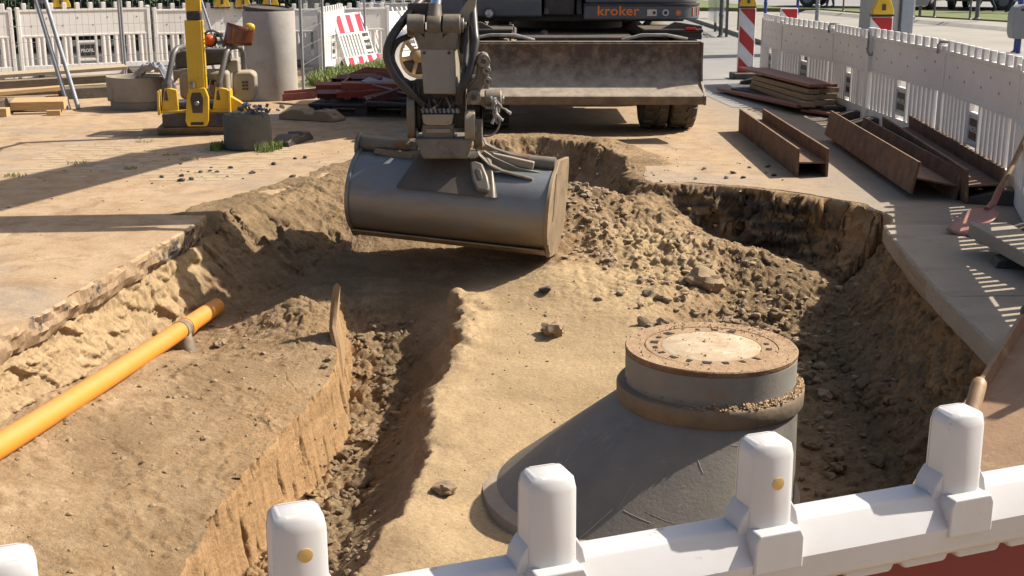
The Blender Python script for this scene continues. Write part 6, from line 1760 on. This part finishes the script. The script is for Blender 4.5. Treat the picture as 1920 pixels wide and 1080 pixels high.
# ------------------------------------------------------------------ people far off
def person(loc, rz, top, legs_m, label, stride=.28):
    e = empty("person", loc, rz, label, "person")
    V = [(0, 0, .95), (0, 0, 1.15), (0, 0, 1.40), (0, 0, 1.52), (0, .02, 1.62), (0, .03, 1.74),
         (.10, 0, .90), (.11, .5 * stride, .50), (.11, stride, .08), (.11, stride + .16, .04),
         (-.10, 0, .90), (-.11, -.2 * stride, .50), (-.11, -stride, .10), (-.11, -stride + .14, .05),
         (.20, 0, 1.38), (.25, -.08, 1.10), (.25, .05, .86), (-.20, 0, 1.38), (-.25, .08, 1.10), (-.25, .18, .88)]
    E_ = [(0, 1), (1, 2), (2, 3), (3, 4), (4, 5), (0, 6), (6, 7), (7, 8), (8, 9), (0, 10), (10, 11), (11, 12), (12, 13), (2, 14), (14, 15), (15, 16), (2, 17), (17, 18), (18, 19)]
    rad = [.15, .15, .17, .06, .09, .085, .095, .07, .045, .04, .095, .07, .045, .04, .07, .05, .04, .07, .05, .04]
    me = bpy.data.meshes.new("body"); me.from_pydata(V, E_, [])
    o = bpy.data.objects.new("body", me); COL.objects.link(o); o.parent = e
    md = o.modifiers.new("skin", 'SKIN')
    for i, r_ in enumerate(rad):
        me.skin_vertices[0].data[i].radius = (r_, r_ * .8)
    me.skin_vertices[0].data[0].use_root = True
    o.modifiers.new("sub", 'SUBSURF').levels = 1
    me.materials.append(legs_m)
    MB().lathe([(.20, .92), (.185, 1.1), (.21, 1.32), (.17, 1.44), (.08, 1.5)], 16, Matrix.Diagonal((1, .72, 1, 1))).build("jacket", top, e)
    MB().sphere((0, .0, 1.70), (.095, .105, .10)).build("hair", M_BLACK, e)
C1 = mat("dark_jacket", (0.03, 0.035, 0.05), .8); C2 = mat("blue_jeans", (0.04, 0.06, 0.11), .8); C3 = mat("grey_coat", (0.12, 0.12, 0.12), .8)
person((15.9, 43.0, .14), 80, C1, C1, "person in black walking on the grass beside the silver car")
person((16.8, 42.6, .14), 110, C3, C1, "person in grey coat walking beyond the grass")
person((17.4, 42.0, .14), 100, C1, C2, "person in dark jacket and jeans walking beyond the grass")
person((11.6, 46.8, .14), 90, C3, C2, "person in jeans standing by the railing posts", .1)

# ------------------------------------------------------------------ foliage
def leaf_mat(name, c1, c2):
    m, nt, b = new_mat(name)
    n = noise_node(nt, 3, 4, .6, nt.nodes.new("ShaderNodeNewGeometry").outputs["Position"])
    c = mixc(nt, ramp(nt, n.outputs[0], .35, .65), c1, c2)
    nt.links.new(c, b.inputs["Base Color"]); b.inputs["Roughness"].default_value = .6
    b.inputs["Subsurface Weight"].default_value = 0.0
    return m
M_LEAF = leaf_mat("dark_shrub_leaf", (0.022, 0.045, 0.014), (0.05, 0.09, 0.025))
M_BLADE_G = leaf_mat("weed_green", (0.13, 0.20, 0.04), (0.24, 0.28, 0.075))
M_BLADE_D = leaf_mat("dry_weed", (0.32, 0.27, 0.11), (0.22, 0.24, 0.07))
def shrub_mesh(seed, rx, ry, rz, n):
    rs = np.random.RandomState(seed)
    u = rs.normal(size=(n, 3)); u /= np.linalg.norm(u, axis=1)[:, None]
    r = rs.uniform(.45, 1.0, n) ** .5
    r *= 1 + .25 * fbm(u[:, 0] * 2 + seed, u[:, 1] * 2, u[:, 2] * 2, 2)
    c = u * r[:, None] * np.array([rx, ry, rz]) + np.array([0, 0, rz * .95])
    d1 = rs.normal(size=(n, 3)); d1 /= np.linalg.norm(d1, axis=1)[:, None]
    d2 = np.cross(d1, rs.normal(size=(n, 3))); d2 /= np.linalg.norm(d2, axis=1)[:, None]
    L = rs.uniform(.04, .09, n)[:, None]
    vs = np.concatenate([c - d1 * L, c + d2 * L * .5, c + d1 * L, c - d2 * L * .5])
    fs = [(i, i + n, i + 2 * n, i + 3 * n) for i in range(n)]
    me = bpy.data.meshes.new("crown"); me.from_pydata(vs.tolist(), [], fs); me.materials.append(M_LEAF)
    return me
SH = [shrub_mesh(k, 1.3, .9, 1.25, 3200) for k in range(3)]
M_TRUNK = mat("shrub_stem", (0.06, 0.045, 0.03), .9)
names = ["behind the timber pile", "behind the leaning tubes", "behind the concrete ring", "behind the yellow mast", "behind the brown face shield", "behind the tall concrete pipe", "behind the grey fence posts", "behind the striped panel", "behind the excavator arm"]
for i in range(9):
    e = empty("dark_shrub", (-13.2 + i * 1.75, 25.4 + i * .45 + .3 * math.sin(i * 2.1), 0), i * 40, "dense dark green shrub " + names[i], "shrub", "dark shrubs behind the barriers")
    o = bpy.data.objects.new("crown", SH[i % 3]); COL.objects.link(o); o.parent = e
    MB().tube([(0, 0, 0), (.05, .02, .6), (0, .1, 1.5)], [.06, .045, .02], 8).build("trunk", M_TRUNK, e)
    MB().tube([(.02, 0, .3), (.4, .1, .9), (.7, .1, 1.5)], [.035, .03, .015], 8).build("stem", M_TRUNK, e)
M_FAR = mat("dark_hedge_wall", (0.02, 0.02, 0.018), .9, col2=(0.035, 0.03, 0.025), scale=2, amt=.5)
e = empty("dark_shed", (-6.5, 31.0, 0), 16, "dark brown shed wall behind the shrubs", "shed")
for i in range(40):
    MB().box((-9.8 + i * .5, 0, 1.3), (.485, .05, 2.6)).build("wall_board", M_FAR, e)
MB().box((0, 1.5, 2.68), (20.4, 3.4, .12)).build("roof", M_FAR, e)

def blades(name, spots, n, hmin, hmax, m, label_kind="stuff", seed=1, bend=.5, w=.006):
    rs = np.random.RandomState(seed)
    vs, fs = [], []
    for k in range(n):
        x, y, s = spots[rs.randint(len(spots))]
        a, r = rs.uniform(0, 6.28), s * math.sqrt(rs.uniform(0, 1))
        px, py = x + r * math.cos(a), y + r * math.sin(a)
        h = rs.uniform(hmin, hmax); t = rs.uniform(0, 6.28); bx, by = bend * h * rs.uniform(.1, 1) * math.cos(t), bend * h * rs.uniform(.1, 1) * math.sin(t)
        u = rs.uniform(0, 6.28); ux, uy = w * math.cos(u), w * math.sin(u)
        o = len(vs)
        vs += [(px - ux, py - uy, 0), (px + ux, py + uy, 0), (px + bx * .4 + ux * .8, py + by * .4 + uy * .8, h * .6), (px + bx * .4 - ux * .8, py + by * .4 - uy * .8, h * .6), (px + bx, py + by, h)]
        fs += [(o, o + 1, o + 2, o + 3), (o + 3, o + 2, o + 4)]
    o = MB().add(vs, fs).build(name, m, None, smooth=None)
    return tag(o, kind=label_kind)
wa = [(-2.6, 20.2, .5), (-2.3, 20.6, .6), (-1.9, 20.8, .6), (-2.8, 19.4, .35), (-2.0, 21.6, .5), (-1.5, 21.0, .7), (-1.2, 21.4, .7), (-1.9, 19.4, .5), (-1.4, 19.6, .5), (-2.75, 18.6, .25)]
tag(blades("weeds", wa, 4200, .05, .20, M_BLADE_G, seed=2, w=.009), "green weeds growing around the mesh fence feet", "weeds")
tag(blades("dry_grass", wa, 2600, .05, .18, M_BLADE_D, seed=3, w=.008), "yellowed grass among the weeds by the striped barrier", "dry grass")
tf = [(-2.80, 12.10, .07), (-2.36, 11.95, .10), (-2.30, 12.1, .08), (-2.85, 12.0, .05), (-3.9, 11.2, .10), (-3.35, 10.9, .06), (-4.2, 10.5, .10), (-3.2, 11.7, .08), (-3.7, 12.6, .10), (-2.95, 11.4, .1)]
tag(blades("grass_tufts", tf[:4], 500, .03, .11, M_BLADE_G, seed=5, w=.004), "green grass tufts at the foot of the concrete stub", "grass")
tag(blades("crack_grass", tf[4:], 420, .01, .035, M_BLADE_D, seed=6, w=.003), "short dry grass growing in the paving cracks", "grass")
# low earth bank under the weeds
M_SOILBANK = mat("weedy_soil", (0.17, 0.13, 0.075), .95, col2=(0.13, 0.14, 0.05), scale=3, amt=.6, bump=.02, bscale=14, world=True)
vs, fs = [], []
nx_, ny_ = 50, 60
BX, BY = np.meshgrid(np.linspace(-3.3, -.4, nx_), np.linspace(18.2, 23.6, ny_), indexing='ij')
bh = .07 * np.minimum(1, np.minimum(np.minimum(BX + 3.3, -.4 - BX) * 2, np.minimum(BY - 18.2, 23.6 - BY) * 2)) + .03 * fbm(BX * 3, BY * 3, BX * 0, 3) - .01
vs = np.stack([BX, BY, bh], -1).reshape(-1, 3).tolist()
fs = [(i * ny_ + j, (i + 1) * ny_ + j, (i + 1) * ny_ + j + 1, i * ny_ + j + 1) for i in range(nx_ - 1) for j in range(ny_ - 1)]
tag(MB().add(vs, fs).build("soil_bank", M_SOILBANK, None, smooth=80), kind="structure")
# heap of sand far behind the excavator
def heap(name, loc, r, h, m, label, cat):
    vs, fs = [(0, 0, h)], []
    K, N = 9, 40
    for i in range(1, K + 1):
        for k in range(N):
            a = 2 * math.pi * k / N; q = r * i / K * (1 + .15 * math.sin(a * 3 + 1))
            vs.append((q * math.cos(a), q * math.sin(a), h * (1 - (i / K)) ** 1.1 + .05 * h * math.sin(a * 7 + i * 2) * (1 - i / K)))
    fs += [(0, 1 + k, 1 + (k + 1) % N) for k in range(N)]
    for i in range(K - 1):
        for k in range(N):
            l = (k + 1) % N
            fs.append((1 + i * N + k, 1 + (i + 1) * N + k, 1 + (i + 1) * N + l, 1 + i * N + l))
    o = MB().add(vs, fs).build(name, m, None, smooth=70)
    o.location = loc
    return tag(o, label, cat)
heap("sand_heap", (-.15, 19.3, 0), 1.0, .75, M_EARTH, "orange sand heap behind the excavator undercarriage", "sand heap")
# ------------------------------------------------------------------ stones, clods, gravel, cobbles
M_STONE = mat("brown_grey_stone", (0.25, 0.19, 0.125), .9, col2=(0.19, 0.145, 0.10), scale=8, amt=.5, dust=.6, dustcol=(0.36, 0.25, 0.145), bump=.002)
M_CLOD = mat("dry_clod", (0.345, 0.25, 0.15), .95, col2=(0.27, 0.185, 0.105), scale=14, amt=.5, bump=.004, bscale=60)
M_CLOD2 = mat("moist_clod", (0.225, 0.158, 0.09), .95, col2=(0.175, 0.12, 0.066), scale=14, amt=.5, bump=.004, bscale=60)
M_CLOD3 = mat("bench_clod", (0.285, 0.20, 0.115), .95, col2=(0.23, 0.155, 0.085), scale=14, amt=.5, bump=.004, bscale=60)
M_ASPHBIT = mat("asphalt_crumb", (0.045, 0.043, 0.045), .8, col2=(0.085, 0.08, 0.075), scale=14, amt=.5, bump=.003)
def hull_mesh(name, m, seed, n=15, flat=.75):
    r = random.Random(seed); bm = bmesh.new()
    for _ in range(n):
        v = Vector((r.gauss(0, 1), r.gauss(0, 1), r.gauss(0, 1))).normalized() * r.uniform(.8, 1.1)
        bm.verts.new((v.x, v.y * r.uniform(.8, 1), v.z * flat))
    bmesh.ops.convex_hull(bm, input=bm.verts)
    bmesh.ops.delete(bm, geom=[v for v in bm.verts if not v.link_faces], context='VERTS')
    bmesh.ops.bevel(bm, geom=list(bm.edges), offset=.08, segments=1, affect='EDGES')
    bmesh.ops.triangulate(bm, faces=bm.faces)
    me = bpy.data.meshes.new(name); bm.to_mesh(me); bm.free(); me.materials.append(m)
    return me
RM = {k: [hull_mesh("stone_body", m, 5 * i + o, 16, fl) if k not in ("clod", "moist") else rock_mesh("stone_body", m, 5 * i + o, 3, fl, ro) for i in range(5)] for k, m, o, fl, ro in (("stone", M_STONE, 1, .75, .16), ("moist", M_CLOD2, 60, .75, .30), ("clod", M_CLOD, 40, .75, .30), ("asphalt", M_ASPHBIT, 80, .6, .3))}
rs = random.Random(77)
def put(kind, x, y, r, label, cat, group, z=None):
    o = bpy.data.objects.new({"stone": "stone", "clod": "soil_clod", "moist": "soil_clod", "asphalt": "asphalt_lump"}[kind], rs.choice(RM[kind]))
    COL.objects.link(o)
    o.location = (x, y, (ground_at(x, y) if z is None else z) + r * .3)
    o.scale = (r * rs.uniform(.9, 1.3), r * rs.uniform(.8, 1.1), r * rs.uniform(.8, 1.1))
    o.rotation_euler = (rs.uniform(-.3, .3), rs.uniform(-.3, .3), rs.uniform(0, 6.28))
    return tag(o, label, cat, group)
put("stone", .82, 7.62, .062, "round dark grey stone lying alone on the pale sand behind the manhole", "stone", None)
put("clod", .26, 7.55, .075, "pointed brown soil lump on the sand in front of the bucket's right end", "soil clod", None)
put("clod", 1.33, 8.38, .11, "large square brown soil block at the foot of the clod slope", "soil clod", None)
put("asphalt", .22, 8.1, .055, "black asphalt lump just below the bucket's toothed end", "asphalt lump", None)
put("clod", -1.88, 7.72, .035, "small round clod beside the drain pipe's grey branch", "soil clod", None)
put("clod", -.32, 5.55, .05, "soil lump at the trench shoulder left of the manhole", "soil clod", None)
gS, gC, gA = "stones scattered in the pit", "clods scattered in the pit", "asphalt crumbs on the paving"
for _ in range(26):
    put("stone", rs.gauss(1.25, .35), rs.gauss(8.1, .35), rs.uniform(.02, .045), "small stone on the sandy slope between bucket and manhole", "stone", gS)
for _ in range(26):
    put("stone", rs.gauss(.62, .12), rs.uniform(8.9, 10.6), rs.uniform(.02, .05), "dark stone in the gravel spill beside the bucket's right end", "stone", "stones in the gravel spill")
for _ in range(22):
    x = rs.gauss(1.5, .25); put("clod", x, rs.gauss(7.45, .45), rs.uniform(.025, .06), "soil clod on the slope behind the manhole cover", "soil clod", gC)
for _ in range(24):
    put("moist", rs.uniform(1.5, 2.2), rs.uniform(5.2, 8.2), rs.uniform(.02, .055), "soil clod on the shaded pit floor beside the manhole", "soil clod", "clods on the shaded floor")
for _ in range(22):
    put("moist", rs.uniform(-1.05, -.75), rs.uniform(5.2, 7.8), rs.uniform(.02, .045), "soil clod on the floor of the narrow trench", "soil clod", "clods on the trench floor")
for _ in range(22):
    put("asphalt", rs.uniform(-3.0, -1.7), rs.uniform(10.0, 11.6), rs.uniform(.012, .035), "black asphalt crumb on the paving between stub and bucket", "asphalt lump", gA, z=0)
for _ in range(14):
    put("asphalt", rs.uniform(1.2, 2.4), rs.uniform(10.2, 11.0), rs.uniform(.01, .03), "dark crumb on the paving before the sunlit beam", "asphalt lump", "crumbs before the sunlit beam", z=0)
# fine rubble nobody could count
def rubble(name, n, fn, m, label, cat, smin, smax, seed):
    r = random.Random(seed)
    base, FC = [], []
    for q in range(4):
        t_ = rock_mesh("tmp", m, seed + q, 1, .8, .3)
        base.append(np.array([v.co[:] for v in t_.vertices])); FC.append([tuple(f.vertices) for f in t_.polygons])
    for me in [me for me in bpy.data.meshes if me.name.startswith("tmp")]: bpy.data.meshes.remove(me)
    V, F = [], []
    for k in range(n):
        p = fn(r)
        if p is None: continue
        x, y, z = p
        s = smin + (smax - smin) * r.random() ** 2.5
        a = r.uniform(0, 6.28); c, si = math.cos(a), math.sin(a)
        faces = FC[k % 4]; b = base[k % 4] * np.array([s * r.uniform(.8, 1.3), s * r.uniform(.8, 1.2), s * r.uniform(.6, 1.1)])
        b = np.stack([b[:, 0] * c - b[:, 1] * si + x, b[:, 0] * si + b[:, 1] * c + y, b[:, 2] + z + s * .25], 1)
        o = len(V); V += b.tolist(); F += [tuple(o + i for i in f) for f in faces]
    o = MB().add(V, F).build(name, m, None, smooth=20)
    return tag(o, label, cat, kind="stuff")
def on(x, y): return (x, y, ground_at(x, y))
rubble("soil_rubble", 420, lambda r: on(r.gauss(1.55, .32), r.gauss(8.0, .75)), M_CLOD, "fine soil crumbs on the slope behind the manhole", "soil", .006, .03, 1)
rubble("trench_rubble", 320, lambda r: on(r.uniform(-1.12, -.62), r.uniform(4.6, 8.3)), M_CLOD2, "fine soil crumbs in the narrow trench", "soil", .006, .028, 2)
rubble("gravel", 500, lambda r: on(r.gauss(.63, .13), r.uniform(8.7, 11.2)), M_STONE, "gravel spilling down beside the bucket", "gravel", .008, .032, 3)
rubble("sand_grit", 260, lambda r: on(r.uniform(-.35, 1.2), r.uniform(4.4, 8.3)), M_STONE, "grit lying on the pale sand", "grit", .003, .009, 4)
rubble("bench_rubble", 380, lambda r: on(r.uniform(-2.35, -1.2), r.uniform(4.2, 8.4)), M_CLOD3, "fine crumbs on the soil bench beside the drain pipe", "soil", .004, .018, 5)
rubble("paving_grit", 700, lambda r: (lambda x, y: (x, y, 0) if (x < -2.6 or y > 10.6) else None)(r.uniform(-4.5, 2.5), r.uniform(6, 13)), M_STONE, "grit strewn over the paving", "grit", .003, .012, 6)
rubble("floor_rubble", 700, lambda r: on(r.uniform(1.3, 2.3), r.uniform(4.4, 8.4)), M_CLOD2, "crumbs on the shaded pit floor", "soil", .005, .03, 7)

# cobbles half buried in sand on the left
M_COB = mat("sandy_cobble", (0.37, 0.275, 0.17), .9, col2=(0.30, 0.215, 0.13), scale=4, amt=.6, world=True, bump=.003, bscale=50, dust=.5, dustcol=(0.44, 0.32, 0.19))
cms = []
for k in range(3):
    m = MB().prism([(-.072, -.05), (-.05, -.066), (.05, -.064), (.073, -.045), (.07, .048), (.05, .064), (-.054, .066), (-.074, .05)], -.02, .004, 'z').mesh("cobblestone", M_COB, 40)
    cms.append(m)
rc = random.Random(8)
cnt = 0
for i in range(15):
    for j in range(26):
        x = -4.35 + j * .155 + (i % 2) * .07 + rc.gauss(0, .008); y = 10.35 + i * .142 + rc.gauss(0, .008)
        if rc.random() < .42 or cnt >= 230 or x > -1.9 - (12.6 - y) * .1: continue
        if math.hypot(x + 2.57, y - 12.15) < .3: continue
        o = bpy.data.objects.new("cobblestone", cms[cnt % 3]); COL.objects.link(o); o.parent = pave
        o.location = (x, y, rc.uniform(-.0034, -.0018)); o.rotation_euler = (rc.gauss(0, .006), rc.gauss(0, .006), rc.gauss(0, .08)); o.scale = (rc.uniform(.85, 1.0), rc.uniform(.85, 1.0), 1)
        cnt += 1

# thin upright fin of clay left standing at the trench corner
def clay_fin():
    e = empty("clay_fin", (-1.10, 7.55, -.85), 0, "thin upright fin of clay left standing at the trench corner", "clay fin")
    m = mat("smeared_clay", (0.33, 0.21, 0.105), .85, col2=(0.26, 0.155, 0.075), scale=9, amt=.5, stretch=(3, 3, .7), bump=.004, bscale=30)
    prof = [(-.16, .0), (.16, .0), (.15, .18), (.17, .30), (.13, .42), (.10, .47), (.085, .60), (.055, .66), (.03, .58), (.0, .48), (-.06, .40), (-.12, .28), (-.14, .12)]
    vs, fs = [], []
    n = len(prof)
    for k, off in enumerate((-.022, .0, .022)):
        for (a, b) in prof:
            vs.append((off + .02 * math.sin(b * 9) + .01 * math.sin(a * 30), a * (1 - .12 * abs(k - 1)), b * (1 - .03 * abs(k - 1))))
    for k in range(2):
        for j in range(n):
            l = (j + 1) % n
            fs.append((k * n + j, k * n + l, (k + 1) * n + l, (k + 1) * n + j))
    fs += [tuple(range(n))[::-1], tuple(2 * n + j for j in range(n))]
    MB().add(vs, fs).build("fin_body", m, e, smooth=50)
clay_fin()
